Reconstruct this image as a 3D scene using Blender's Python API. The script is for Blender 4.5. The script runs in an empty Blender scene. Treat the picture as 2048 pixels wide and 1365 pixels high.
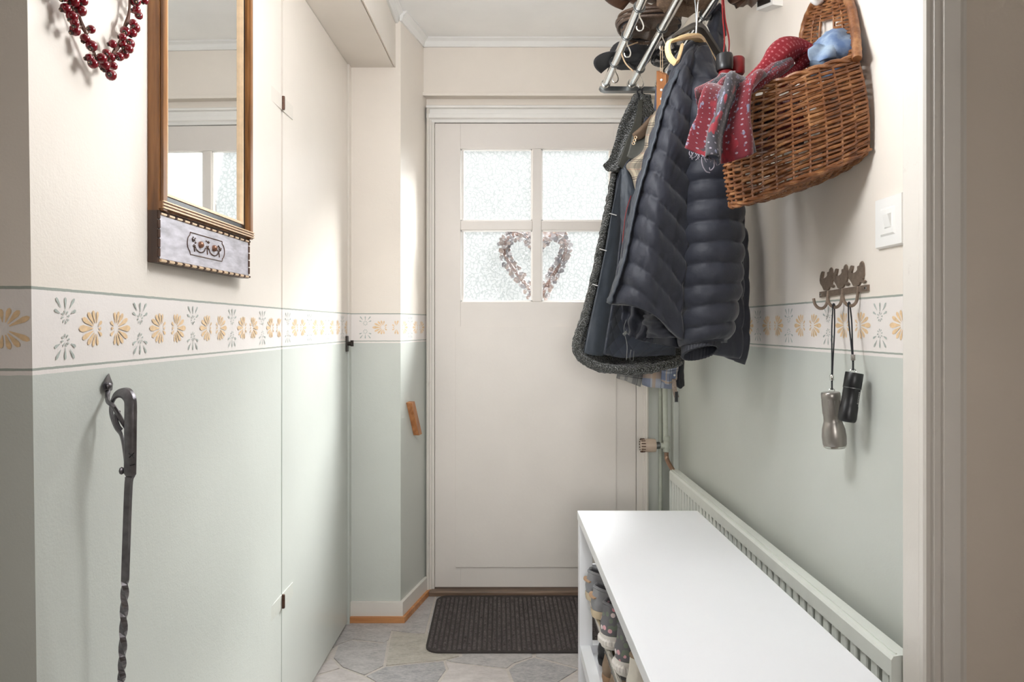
import bpy, bmesh, math, random
import numpy as np
from mathutils import Vector, Matrix
random.seed(7)
sc = bpy.context.scene
COL = sc.collection
# ---------------------------------------------------------------- camera
F, PX, PY, ZC = 1365.0, 998.0, 654.0, 1.15       # focal length in pixels, vanishing point, eye height
cam = bpy.data.cameras.new('camera'); cam_ob = bpy.data.objects.new('camera', cam); COL.objects.link(cam_ob)
cam.sensor_width = 36.0; cam.lens = 36.0*F/2048.0
cam.shift_x = (1024-PX)/2048.0; cam.shift_y = -(682.5-PY)/2048.0
cam.clip_start = .02
cam_ob.location = (0, 0, ZC); cam_ob.rotation_euler = (math.pi/2, 0, 0)
sc.camera = cam_ob
# ---------------------------------------------------------------- light and exposure
wd = bpy.data.worlds.new('sky'); sc.world = wd; wd.use_nodes = True
bg = wd.node_tree.nodes['Background']; bg.inputs[0].default_value = (.97, 1.0, .985, 1); bg.inputs[1].default_value = .655
def area_light(name, loc, target, sx, sy, power, col):
    l = bpy.data.lights.new(name, 'AREA'); l.shape = 'RECTANGLE'; l.size = sx; l.size_y = sy; l.energy = power; l.color = col
    o = bpy.data.objects.new(name, l); COL.objects.link(o); o.location = loc
    o.rotation_euler = (Vector(target)-Vector(loc)).to_track_quat('-Z', 'Y').to_euler()
    return o
area_light('high_daylight_outside', (1.3, 4.6, 3.3), (.1, 2.9, 1.6), 1.8, 1.2, 1000, (.97, .985, 1))
area_light('daylight_outside', (1.75, 4.7, 2.75), (.1, 2.95, 1.55), 1.7, 1.9, 70, (.97, .985, 1))
def point_light(name, loc, r, power, col):
    l = bpy.data.lights.new(name, 'POINT'); l.energy = power; l.color = col; l.shadow_soft_size = r
    o = bpy.data.objects.new(name, l); COL.objects.link(o); o.location = loc; return o
point_light('corridor_near_fill', (.02, 1.2, 1.80), .12, 16.5, (.95, .975, 1))  # added fill light out of view, brightens the near walls; no pendant here
point_light('corridor_high_fill', (-.05, 1.55, 2.1), .14, 7.2, (.95, .975, 1))  # second added fill, unseen above the corridor; no known ceiling fitting
for nm, z, sz, pw, sp in (('hall_wide_fill', 1.55, .85, 1.45, 75), ('hall_narrow_fill', 1.35, .7, .95, 32)):  # added fill lights behind the camera; the rear hall has no window
    hl = area_light(nm, (.0, -1.45, z), (.12, 2.6, .75), sz, sz, pw, (1, .985, .97)); hl.data.spread = math.radians(sp)
sc.view_settings.view_transform = 'Standard'; sc.view_settings.look = 'None'
sc.view_settings.gamma = 1.0; sc.view_settings.use_curve_mapping = False
sc.view_settings.exposure = 0.31
# ---------------------------------------------------------------- helpers
def lin(c):
    r = []
    for v in c[:3]:
        v = v/255.0
        r.append(v/12.92 if v <= .04045 else ((v+.055)/1.055)**2.4)
    return (r[0], r[1], r[2], 1.0)
def W(px, py, Y):                                 # a point at depth Y seen at pixel (px, py)
    return Vector(((px-PX)*Y/F, Y, ZC-(py-PY)*Y/F))
def WX(px, py, X):                                # a point on the plane x = X seen at (px, py)
    return W(px, py, X*F/(px-PX))
def WF(px, py, Z=0.0):                            # a point at height Z seen at (px, py)
    return W(px, py, (ZC-Z)*F/(py-PY))
ORIG = {}
def props(o, label=None, cat=None, group=None, kind=None):
    if label: o['label'] = label
    if cat: o['category'] = cat
    if group: o['group'] = group
    if kind: o['kind'] = kind
    return o
def thing(name, label, cat, loc, group=None):
    o = bpy.data.objects.new(name, None); COL.objects.link(o); o.empty_display_size = .05
    o.location = loc; ORIG[o.name] = Vector(loc)
    return props(o, label, cat, group)
def link(name, me, parent=None):
    o = bpy.data.objects.new(name, me); COL.objects.link(o)
    if parent: o.parent = parent; ORIG[o.name] = ORIG[parent.name]
    else: ORIG[o.name] = Vector((0, 0, 0))
    return o
def mesh(name, verts, faces, m, parent=None, smooth=False, mi=None, uvs=None, orient=True):
    off = ORIG[parent.name] if parent else Vector((0, 0, 0))
    me = bpy.data.meshes.new(name)
    me.from_pydata([(v[0]-off.x, v[1]-off.y, v[2]-off.z) for v in verts], [], [tuple(f) for f in faces])
    for k in (m if isinstance(m, (list, tuple)) else [m]): me.materials.append(k)
    if mi is not None: me.polygons.foreach_set('material_index', mi)
    if uvs is not None:
        ul = me.uv_layers.new(name='UVMap')
        for p in me.polygons:
            for li in p.loop_indices: ul.data[li].uv = uvs[me.loops[li].vertex_index]
    if orient:
        bm = bmesh.new(); bm.from_mesh(me); bmesh.ops.recalc_face_normals(bm, faces=bm.faces); bm.to_mesh(me); bm.free()
    if smooth: me.polygons.foreach_set('use_smooth', [True]*len(me.polygons))
    me.update()
    return link(name, me, parent)
class MB:
    """collects shapes of ONE part"""
    def __init__(s): s.v = []; s.f = []; s.m = []
    def add(s, V, Fc, mi=0):
        n = len(s.v); s.v += [Vector(p) for p in V]; s.f += [tuple(i+n for i in f) for f in Fc]; s.m += [mi]*len(Fc); return s
    def box(s, lo, hi, mi=0, bev=0):
        bm = bmesh.new(); bmesh.ops.create_cube(bm, size=1)
        for v in bm.verts: v.co = Vector([(lo[i]+hi[i])/2+v.co[i]*(hi[i]-lo[i]) for i in range(3)])
        if bev: bmesh.ops.bevel(bm, geom=bm.edges[:], offset=bev, segments=2, affect='EDGES', profile=.6)
        bm.verts.index_update()
        s.add([v.co.copy() for v in bm.verts], [[v.index for v in f.verts] for f in bm.faces], mi); bm.free(); return s
    def prism(s, poly, z0, z1, mi=0):             # poly of (x,y), upright
        n = len(poly)
        V = [(p[0], p[1], z0) for p in poly]+[(p[0], p[1], z1) for p in poly]
        s.add(V, [list(range(n))[::-1], list(range(n, 2*n))]+[[i, (i+1) % n, n+(i+1) % n, n+i] for i in range(n)], mi); return s
    def hull2(s, A, B, mi=0):                     # two matching loops of points joined
        n = len(A)
        s.add(list(A)+list(B), [list(range(n))[::-1], list(range(n, 2*n))]+[[i, (i+1) % n, n+(i+1) % n, n+i] for i in range(n)], mi); return s
    def tube(s, path, r, n=8, mi=0, closed=False, flat=1.0, up=None):
        path = [Vector(p) for p in path]; L = len(path)
        rr = r if isinstance(r, (list, tuple)) else [r]*L
        V = []; pu = None
        for i, p in enumerate(path):
            if closed: t = path[(i+1) % L]-path[i-1]
            else: t = path[min(i+1, L-1)]-path[max(i-1, 0)]
            if t.length < 1e-9: t = Vector((0, 0, 1))
            t.normalize()
            if pu is None:
                a = Vector(up) if up else (Vector((0, 0, 1)) if abs(t.z) < .9 else Vector((1, 0, 0)))
            else: a = pu
            u = a-t*a.dot(t)
            if u.length < 1e-6: u = t.orthogonal()
            u.normalize(); pu = u; w = t.cross(u)
            for k in range(n):
                th = 2*math.pi*k/n
                V.append(p+(u*math.cos(th)*flat+w*math.sin(th))*rr[i])
        Fc = []
        for i in range(L if closed else L-1):
            j = (i+1) % L
            for k in range(n): Fc.append([i*n+k, i*n+(k+1) % n, j*n+(k+1) % n, j*n+k])
        if not closed: Fc += [list(range(n))[::-1], [(L-1)*n+k for k in range(n)]]
        s.add(V, Fc, mi); return s
    def lathe(s, prof, base, axis=(0, 0, 1), n=20, mi=0):     # prof: (radius, height) pairs along axis
        ax = Vector(axis).normalized(); u = ax.orthogonal().normalized(); w = ax.cross(u); base = Vector(base)
        V = []; Fc = []
        for r, h in prof:
            for k in range(n):
                th = 2*math.pi*k/n; V.append(base+ax*h+(u*math.cos(th)+w*math.sin(th))*max(r, 1e-5))
        for i in range(len(prof)-1):
            for k in range(n): Fc.append([i*n+k, i*n+(k+1) % n, (i+1)*n+(k+1) % n, (i+1)*n+k])
        Fc += [list(range(n))[::-1], [(len(prof)-1)*n+k for k in range(n)]]
        s.add(V, Fc, mi); return s
    def ball(s, c, r, n=10, mi=0, sc3=(1, 1, 1)):
        V = []; Fc = []; c = Vector(c)
        for i in range(n//2+1):
            a = math.pi*i/(n//2)
            for k in range(n):
                th = 2*math.pi*k/n
                V.append(c+Vector((math.sin(a)*math.cos(th)*sc3[0], math.sin(a)*math.sin(th)*sc3[1], math.cos(a)*sc3[2]))*r)
        for i in range(n//2):
            for k in range(n): Fc.append([i*n+k, (i+1)*n+k, (i+1)*n+(k+1) % n, i*n+(k+1) % n])
        s.add(V, Fc, mi); return s
    def build(s, name, m, parent=None, smooth=False, sharp=None):
        o = mesh(name, s.v, s.f, m, parent, smooth, s.m)
        if smooth and sharp is not False:
            o.data.set_sharp_from_angle(angle=math.radians(sharp or 40))
        return o
def cr(P, n, ts=None):
    """Catmull-Rom resample of a list of points to n points"""
    P = np.array([tuple(p) for p in P], float); k = len(P)
    if k == 1: return np.repeat(P, n, 0)
    Q = np.vstack([2*P[0]-P[1], P, 2*P[-1]-P[-2]])
    out = []
    for t in (np.linspace(0, k-1-1e-9, n) if ts is None else np.minimum(ts, k-1-1e-9)):
        i = int(t); f = t-i; a, b, c, d = Q[i], Q[i+1], Q[i+2], Q[i+3]
        out.append(.5*((2*b)+(c-a)*f+(2*a-5*b+4*c-d)*f*f+(3*b-a-3*c+d)*f**3))
    return np.array(out)
def crv(P, n): return [Vector(p) for p in cr(P, n)]
def sheet(name, parent, rows, m, nu=24, nv=40, disp=None, thick=.004, face=(0, -1, 0), closed=False, rough=0, seed=0):
    """cloth: a smooth grid through rows of points, pushed out by disp(u, v), with thickness"""
    R = [cr(list(r)+([r[0]] if closed else []), nu+(1 if closed else 0)) for r in rows]
    R = np.array([r[:nu] for r in R])
    seg = np.linalg.norm(np.diff(R, axis=0), axis=2).mean(1); cum = np.concatenate([[0], np.cumsum(seg)])
    ts = np.interp(np.linspace(0, cum[-1], nv), cum, np.arange(len(cum)))
    G = np.array([cr(R[:, j], nv, ts) for j in range(nu)]).transpose(1, 0, 2)
    du = (np.roll(G, -1, 1)-np.roll(G, 1, 1)) if closed else np.gradient(G, axis=1)
    dv = np.gradient(G, axis=0)
    N = np.cross(du, dv); N /= np.maximum(np.linalg.norm(N, axis=2, keepdims=True), 1e-9)
    if closed:
        C = G.mean(1, keepdims=True)
        if ((G-C)*N).sum() < 0: N = -N
    elif (N*np.array(face)).sum() < 0: N = -N
    uu = np.linspace(0, 1, nu); vv = np.linspace(0, 1, nv)
    D = np.zeros((nv, nu))
    if disp:
        for i in range(nv):
            for j in range(nu): D[i, j] = disp(uu[j], vv[i])
    if rough:
        rs = np.random.RandomState(seed); D += (rs.rand(nv, nu)-.5)*rough
    G1 = G+N*D[..., None]; G0 = G1-N*thick
    V = [tuple(p) for p in G1.reshape(-1, 3)]+[tuple(p) for p in G0.reshape(-1, 3)]
    uv = [(uu[j], vv[i]) for i in range(nv) for j in range(nu)]*2
    Fc = []; o = nu*nv; J = nu if closed else nu-1
    for i in range(nv-1):
        for j in range(J):
            k = (j+1) % nu
            a, b, c, d = i*nu+j, i*nu+k, (i+1)*nu+k, (i+1)*nu+j
            Fc.append((a, b, c, d)); Fc.append((o+d, o+c, o+b, o+a))
    for j in range(J):
        k = (j+1) % nu
        Fc.append((o+j, o+k, k, j)); e = (nv-1)*nu; Fc.append((e+j, e+k, o+e+k, o+e+j))
    if not closed:
        for i in range(nv-1):
            Fc.append((i*nu, (i+1)*nu, o+(i+1)*nu, o+i*nu)); e = nu-1
            Fc.append((o+i*nu+e, o+(i+1)*nu+e, (i+1)*nu+e, i*nu+e))
    return mesh(name, V, Fc, m, parent, True, None, uv)
# ---------------------------------------------------------------- materials
class NT:
    def __init__(s, name):
        s.m = bpy.data.materials.new(name); s.m.use_nodes = True; s.t = s.m.node_tree; s.b = s.t.nodes['Principled BSDF']
    def n(s, typ, **k):
        x = s.t.nodes.new(typ)
        for a, b in k.items(): setattr(x, a, b)
        return x
    def l(s, a, b): s.t.links.new(a, b)
    def val(s, x, i, v):
        if hasattr(v, 'links'): s.l(v, x.inputs[i])
        else: x.inputs[i].default_value = v
    def math(s, op, a, b=None, c=None):
        x = s.n('ShaderNodeMath', operation=op)
        s.val(x, 0, a)
        if b is not None: s.val(x, 1, b)
        if c is not None: s.val(x, 2, c)
        return x.outputs[0]
    def mix(s, f, a, b, blend='MIX'):
        x = s.n('ShaderNodeMix', data_type='RGBA', blend_type=blend)
        s.val(x, 0, f); s.val(x, 6, a); s.val(x, 7, b); return x.outputs[2]
    def ramp(s, f, p0, p1, c0=(0, 0, 0, 1), c1=(1, 1, 1, 1)):
        x = s.n('ShaderNodeValToRGB'); e = x.color_ramp.elements
        e[0].position = p0; e[0].color = c0; e[1].position = p1; e[1].color = c1; s.l(f, x.inputs[0]); return x.outputs[0]
    def coord(s, kind='Object', scale=None):
        c = s.n('ShaderNodeTexCoord').outputs[kind]
        if scale:
            mp = s.n('ShaderNodeMapping'); mp.inputs['Scale'].default_value = scale; s.l(c, mp.inputs[0]); c = mp.outputs[0]
        return c
    def noise(s, co, scale, detail=4, rough=.55):
        x = s.n('ShaderNodeTexNoise'); x.inputs['Scale'].default_value = scale; x.inputs['Detail'].default_value = detail
        x.inputs['Roughness'].default_value = rough; s.l(co, x.inputs['Vector']); return x.outputs[0]
    def voro(s, co, scale, feature='F1', out='Distance', rnd=1.0):
        x = s.n('ShaderNodeTexVoronoi', feature=feature); x.inputs['Scale'].default_value = scale; x.inputs['Randomness'].default_value = rnd
        s.l(co, x.inputs['Vector']); return x.outputs[out]
    def bump(s, h, strength, dist=.002):
        x = s.n('ShaderNodeBump'); x.inputs['Strength'].default_value = strength; x.inputs['Distance'].default_value = dist
        s.l(h, x.inputs['Height']); s.l(x.outputs[0], s.b.inputs['Normal']); return x.outputs[0]
    def pos(s):
        g = s.n('ShaderNodeNewGeometry'); x = s.n('ShaderNodeSeparateXYZ'); s.l(g.outputs['Position'], x.inputs[0]); return g.outputs['Position'], x.outputs
    def base(s, c): s.val(s.b, 'Base Color', c)
    def rough(s, v): s.val(s.b, 'Roughness', v)
def simple(name, c, rough=.5, metal=0, var=.12, vs=30, bs=0, bd=.001, bscale=200, coat=0, spec=.5, stretch=None, sheen=0):
    t = NT(name); co = t.coord('Object', stretch)
    nz = t.noise(co, vs)
    d = tuple(x*(1-var) for x in lin(c)[:3])+(1,); u = tuple(min(1, x*(1+var)) for x in lin(c)[:3])+(1,)
    t.base(t.mix(t.ramp(nz, .3, .7), d, u)); t.rough(rough); t.b.inputs['Metallic'].default_value = metal
    t.b.inputs['Specular IOR Level'].default_value = spec
    if coat: t.b.inputs['Coat Weight'].default_value = coat
    if sheen: t.b.inputs['Sheen Weight'].default_value = sheen
    if bs: t.bump(t.noise(co, bscale, 3), bs, bd)
    return t.m
def wood(name, c0, c1, axis=2, scale=14, rough=.4):
    t = NT(name); s = [60, 60, 60]; s[axis] = 4
    co = t.coord('Object', tuple(s)); nz = t.noise(co, scale/14, 6, .6)
    t.base(t.mix(t.ramp(nz, .35, .65), lin(c0), lin(c1))); t.rough(rough); t.bump(nz, .15, .001); return t.m
CREAM, GREEN, BANDC, LINEC = (236, 227, 216), (204, 207, 200), (238, 231, 226), (150, 158, 148)
def wall_paint(name, z0=1.0866, z1=1.0924, z2=1.0957, z3=1.199, z4=1.203, rough=.34, orange_peel=1.0, top=CREAM):
    """two-colour wall: green dado, pale painted band between two lines, cream above"""
    t = NT(name); P, xyz = t.pos(); z = xyz[2]
    n1 = t.noise(P, 3.0, 5); n2 = t.noise(P, 260, 2); n3 = t.noise(P, 60, 4)
    zz = t.math('ADD', z, t.math('MULTIPLY', t.math('SUBTRACT', n3, .5), .0016))
    col = t.mix(t.math('GREATER_THAN', zz, z0), lin(GREEN), lin(BANDC))
    ln = t.math('ADD', t.math('MULTIPLY', t.math('GREATER_THAN', zz, z1), t.math('LESS_THAN', zz, z2)),
                t.math('MULTIPLY', t.math('GREATER_THAN', zz, z3), t.math('LESS_THAN', zz, z4)))
    col = t.mix(t.math('GREATER_THAN', zz, z4), col, lin(top))
    col = t.mix(t.math('MULTIPLY', ln, .9), col, lin(LINEC))
    sp = t.ramp(t.voro(P, 55), .0, .075, (1, 1, 1, 1), (0, 0, 0, 1))     # small sponge spots of the band
    inb = t.math('MULTIPLY', t.math('GREATER_THAN', zz, z2), t.math('LESS_THAN', zz, z3))
    col = t.mix(t.math('MULTIPLY', t.math('MULTIPLY', sp, inb), .35), col, lin((190, 175, 160)))
    wv = t.math('ADD', .93, t.math('MULTIPLY', n1, .14))
    cc = t.n('ShaderNodeCombineColor'); [t.l(wv, cc.inputs[i]) for i in range(3)]
    t.base(t.mix(1.0, col, cc.outputs[0], 'MULTIPLY')); t.rough(rough)
    h = t.math('ADD', t.math('MULTIPLY', n2, .6), n3)
    t.bump(h, 0.11*orange_peel, .004); return t.m
def paint(name, c, rough=.4, bs=.1, wear=0.0):
    t = NT(name); P, xyz = t.pos(); n1 = t.noise(P, 4, 5); n3 = t.noise(P, 90, 3)
    col = t.mix(t.ramp(n1, .3, .75), tuple(x*.93 for x in lin(c)[:3])+(1,), lin(c))
    if wear:
        w = t.ramp(t.noise(P, 16, 8, .75), .62, .72); col = t.mix(t.math('MULTIPLY', w, wear), col, lin((120, 105, 92)))
    t.base(col); t.rough(rough); t.bump(n3, bs, .003); return t.m
M = {}
M['wall_l'] = wall_paint('painted wall left')
M['wall_r'] = wall_paint('painted wall right', 1.091, 1.097, 1.1005, 1.207, 1.211, .42, .6)
M['leaf'] = wall_paint('painted cupboard door', rough=.33, orange_peel=.5)
M['cream'] = paint('cream paint', CREAM, .45)
M['ceil'] = paint('ceiling white', (245, 243, 240), .6)
M['white'] = paint('white gloss paint', (238, 235, 230), .32, .08)
M['door'] = paint('door white paint', (226, 219, 212), .38, .1, .12)
M['trimw'] = paint('worn white trim', (226, 220, 212), .38, .1, .25)
M['taupe'] = paint('hall wall paint', (226, 214, 200), .5, .12, .05)
M['skirt'] = paint('worn skirting paint', (232, 226, 218), .4, .1, .35)
M['rawwood'] = wood('raw orange timber', (176, 112, 66), (206, 150, 98), 0)
M['thresh'] = wood('dark threshold oak', (92, 74, 60), (132, 108, 90), 0)
M['petal_o'] = simple('ochre stencil paint', (234, 202, 160), .36, var=.12, vs=120)
M['petal_b'] = simple('grey green stencil paint', (180, 187, 180), .36, var=.15, vs=120)
M['plain'] = paint('plain plaster', (205, 200, 192), .7)
# ---------------------------------------------------------------- setting
def struct(name, mb, m, parent=None, smooth=False):
    o = mb.build(name, m, parent, smooth)
    if not parent: o['kind'] = 'structure'
    return o
def quad_wall(name, A, B, z0, z1, m, t=.06, parent=None):      # upright slab from A(x,y) to B(x,y), thickness to the left of A->B
    a, b = Vector(A), Vector(B); d = (b-a).normalized(); n = Vector((-d.y, d.x))*t
    return struct(name, MB().prism([a, b, b+n, a+n], z0, z1), m, parent)
XL, ZCE = -.607, 2.38
YB = 2.95
# floor: grout bed and flat stones
bed = struct('floor', MB().box((-2.2, -1.7, -.08), (2.2, 3.2, -.0025)), simple('pale grout', (196, 188, 180), .7, var=.08, vs=80))
def stone_mat(name, a, b, tint):
    t = NT(name); P, xyz = t.pos()
    mp = t.n('ShaderNodeMapping'); mp.inputs['Scale'].default_value = (1, 2.2, 1); mp.inputs['Rotation'].default_value = (0, 0, tint); t.l(P, mp.inputs[0])
    n1 = t.noise(mp.outputs[0], 14, 9, .72); n2 = t.noise(mp.outputs[0], 70, 6, .7)
    col = t.mix(t.ramp(n1, .33, .68), lin(a), lin(b))
    col = t.mix(t.math('MULTIPLY', t.ramp(n2, .42, .66), .55), col, lin((206, 200, 196)))
    t.base(col); t.rough(.42); t.bump(t.math('ADD', n1, t.math('MULTIPLY', n2, .5)), .3, .004); return t.m
SM = [stone_mat('blue grey stone', (128, 126, 128), (178, 175, 175), .5), stone_mat('pale pink stone', (172, 163, 159), (210, 202, 198), -.4),
      stone_mat('yellow grey stone', (152, 145, 132), (196, 189, 176), .2), stone_mat('mid grey stone', (144, 140, 139), (192, 187, 185), 1.0)]
def c5(x, y): p = WF(620+x/3.657, 1150+y/3.657); return (p.x, p.y)
polys = [
 ([(200, 510), (300, 475), (540, 500), (575, 480), (600, 410), (720, 425), (850, 430), (920, 150), (900, 90), (700, 300), (260, 300), (120, 560)], 3),
 ([(600, 410), (575, 480), (545, 670), (985, 628), (1100, 600), (1100, 430), (850, 430), (720, 425)], 2),
 ([(200, 510), (300, 475), (540, 500), (575, 480), (545, 670), (400, 740), (230, 680), (160, 610)], 3),
 ([(160, 610), (230, 680), (75, 730), (-100, 830), (-40, 760)], 1),
 ([(75, 730), (230, 680), (400, 740), (500, 800), (480, 1000), (-260, 1000), (-100, 830)], 1),
 ([(400, 740), (545, 670), (985, 628), (1005, 690), (940, 790), (900, 1000), (480, 1000), (500, 800)], 0),
 ([(1005, 690), (985, 628), (1030, 640), (1445, 690), (1480, 790), (1500, 1000), (900, 1000), (940, 790)], 1),
 ([(985, 628), (1100, 600), (1100, 430), (1640, 430), (1640, 600), (1500, 650), (1445, 690), (1030, 640)], 3),
 ([(1445, 690), (1500, 650), (1640, 600), (1970, 690), (1820, 790), (1700, 1000), (1500, 1000), (1480, 790)], 0),
 ([(1640, 600), (1640, 430), (2400, 430), (2400, 700), (1970, 690)], 3),
 ([(1970, 690), (2400, 700), (2700, 1000), (1700, 1000), (1820, 790)], 1),
 ([(920, 150), (850, 430), (1100, 430), (1640, 430), (1640, 100), (905, 95)], 3),
 ([(1640, 100), (1640, 430), (2400, 430), (2200, 100)], 2),
 ([(2200, 100), (2400, 430), (3000, 430), (2700, 100)], 0), ([(2400, 430), (2400, 700), (2700, 1000), (3400, 1000), (3000, 430)], 2)]
stones = [([c5(*p) for p in q], k) for q, k in polys]
yb0 = c5(0, 1000)[1]
jit = [[(-.75+i*.37+random.uniform(-.08, .08), yb0-j*.34+(random.uniform(-.08, .08) if j else 0)) for i in range(6)] for j in range(5)]
for j in range(4):
    for i in range(5): stones.append(([jit[j][i], jit[j][i+1], jit[j+1][i+1], jit[j+1][i]], random.randrange(4)))
for q, k in stones:
    cx = sum(p[0] for p in q)/len(q); cy = sum(p[1] for p in q)/len(q)
    q2 = []
    for p in q:
        r = math.hypot(p[0]-cx, p[1]-cy); f = (r-.007)/r; q2.append((cx+(p[0]-cx)*f, cy+(p[1]-cy)*f))
    MB().prism(q2, -.0025, 0).build('stone', SM[k], bed)
struct('ceiling', MB().box((-2.2, -1.7, ZCE), (2.2, 3.2, ZCE+.08)), M['ceil'])
# near wall on the left, facing the camera (its corner leans a little), and the long left wall
A0, A1 = .91, .877                                  # depth of the corner at the floor and at y of the frame's top
def lean(z): return A0+(A1-A0)*z/1.63
nl = MB(); q = [(-2.2, lean(0), 0), (XL, lean(0), 0), (XL, lean(ZCE), ZCE), (-2.2, lean(ZCE), ZCE)]
nl.hull2(q, [(p[0], p[1]+.012, p[2]) for p in q]); wall_front = struct('wall_front_left', nl, M['wall_l'])
wl = MB(); q = [(XL, lean(0)+.012, 0), (XL, 1.9035, 0), (XL, 1.9035, 2.17), (XL, lean(2.17)+.012, 2.17)]
q = [(XL-.0005, p[1], p[2]) for p in q]
wl.hull2(q, [(p[0]-.03, p[1], p[2]) for p in q]); wall_left = struct('wall_left', wl, M['wall_l'])
struct('wall_left_back', MB().box((-.80, .93, 0), (-.70, 3.1, 2.16)), M['plain'])
def xleaf(y): return XL+(y-1.905)*(.023/.725)
# the cupboard leaf beyond the seam (slightly ajar)
lf = MB(); q = [(xleaf(1.9065), 1.9065), (xleaf(2.628), 2.628), (xleaf(2.628)-.022, 2.628), (xleaf(1.9065)-.022, 1.9065)]
lf.hull2([(x, y, .012) for x, y in q], [(x, y+(.012 if i in (0, 3) else 0), 2.163) for i, (x, y) in enumerate(q)]); leaf = struct('door_2', lf, M['leaf'])
# flush hinges across the seam, painted over, with a bare knuckle
M['hinge'] = paint('painted hinge', (212, 213, 204), .35, .1, .2); M['rust'] = simple('brown bare steel', (92, 66, 54), .5, .6, .3, 200)
M['hinge_cream'] = paint('cream painted hinge', (232, 224, 213), .35, .1, .15)
def hinge(zc, ycen, h=.040, ln=.100, hm='hinge'):
    for (ya, yb) in ((ycen-ln, ycen-.002), (ycen+.002, ycen+ln*.9)):
        MB().hull2([(xleaf(ya)+.0005, ya, zc-h/2), (xleaf(yb)+.0005, yb, zc-h/2), (xleaf(yb)+.0005, yb, zc+h/2), (xleaf(ya)+.0005, ya, zc+h/2)],
                   [(xleaf(ya)+.0022, ya, zc-h/2), (xleaf(yb)+.0022, yb, zc-h/2), (xleaf(yb)+.0022, yb, zc+h/2), (xleaf(ya)+.0022, ya, zc+h/2)]).build('hinge_plate', M[hm], leaf)
    kn = MB().lathe([(.004, 0), (.0046, .003), (.0046, .035), (.004, .038)], (xleaf(ycen)+.005, ycen, zc-.019), n=10).build('hinge_knuckle', M['rust'], leaf, True)
hinge(.383, 1.905); hinge(1.775, 1.905, hm='hinge_cream')
# turn latch at the leaf's far edge
lt = MB().box((xleaf(2.62)+.0005, 2.60, 1.055), (xleaf(2.62)+.006, 2.624, 1.115), bev=.0015)
lt.tube([(xleaf(2.62)+.005, 2.612, 1.085), (xleaf(2.62)+.022, 2.612, 1.085)], [.007, .009], 10)
lt.tube([(xleaf(2.62)+.022, 2.612, 1.075), (xleaf(2.62)+.022, 2.612, 1.098)], .006, 8); lt.build('latch', simple('dark iron latch', (62, 56, 52), .45, .7, .2, 100), leaf)
# soffit above the cupboard
xs = lambda y: -.4955+.031*y
sof = MB().prism([(xs(.89), .89), (xs(2.67), 2.67), (-.80, 2.67), (-.80, .89)], 2.165, ZCE); struct('wall_soffit', sof, M['cream'])
fb = MB(); fb.hull2([(xs(.89)+.0015, .89, 2.168), (xs(2.30)+.0015, 2.298, 2.168), (xs(2.30)+.0015, 2.298, ZCE), (xs(.89)+.0015, .89, ZCE)],
        [(xs(.89)+.009, .89, 2.163), (xs(2.30)+.009, 2.298, 2.163), (xs(2.30)+.009, 2.298, ZCE), (xs(.89)+.009, .89, ZCE)])
struct('trim_1', fb, M['cream'])
fb = MB(); fb.hull2([(xs(2.302)+.0015, 2.302, 2.168), (xs(2.669)+.0015, 2.669, 2.168), (xs(2.669)+.0015, 2.669, ZCE), (xs(2.302)+.0015, 2.302, ZCE)],
        [(xs(2.302)+.008, 2.302, 2.164), (xs(2.669)+.008, 2.669, 2.164), (xs(2.669)+.008, 2.669, ZCE), (xs(2.302)+.008, 2.302, ZCE)])
struct('trim_2', fb, M['cream'])
# pillar between cupboard and front door
P0, P1, P2 = (-.595, 2.67), (-.385, 2.67), (-.312, 2.955)
struct('wall_pillar', MB().prism([P0, P1, P2, (-.312, 3.1), (-.595, 3.1)], 0, ZCE), M['wall_l'])
struct('trim_3', MB().box((-.612, 2.634, 0), (-.578, 2.72, 2.165)), M['leaf'])        # frame post behind the leaf's edge
# cornices
M['cornice'] = paint('cornice white', (240, 238, 234), .5)
def cornice(name, A, B, out, h=.036, d=.036):
    a, b, o = Vector((A[0], A[1], 0)), Vector((B[0], B[1], 0)), Vector((out[0], out[1], 0)).normalized()
    prof = [(0, -h), (.008, -h), (.012, -h+.008), (d*.55, -h*.4), (d-.006, -.010), (d, -.006), (d, 0), (0, 0)]
    struct(name, MB().hull2([a+o*p+Vector((0, 0, ZCE+q)) for p, q in prof], [b+o*p+Vector((0, 0, ZCE+q)) for p, q in prof]), M['cornice'])
cornice('trim_4', (xs(.9)+.009, .9), (xs(2.72)+.008, 2.70), (1, 0), .042, .03)
cornice('trim_5', (-.388, 2.66), (-.322, 2.93), (1, -.25), .036, .03)
# back wall: pieces around the front door, header box with a lip
struct('wall_back', MB().box((.64, YB, 0), (.80, YB+.12, ZCE)).box((-.33, YB, 2.09), (.64, YB+.12, ZCE)), M['wall_r'])
struct('wall_header', MB().box((-.330, 2.915, 2.15), (.80, YB+.01, ZCE), bev=.002), M['cream'])
struct('trim_6', MB().box((-.345, 2.905, 2.135), (.80, YB+.005, 2.151), bev=.004), M['cream'])
struct('trim_7', MB().box((-.338, 2.69, 2.128), (-.326, 2.912, 2.38), bev=.003), M['cream']) if False else None
cornice('trim_8', (-.33, 2.915), (.80, 2.915), (0, -1), .036, .026)
# right wall
XR = .755
struct('wall_right', MB().box((XR, 1.150, 0), (XR+.1, 3.07, ZCE)), M['wall_r'])
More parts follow.
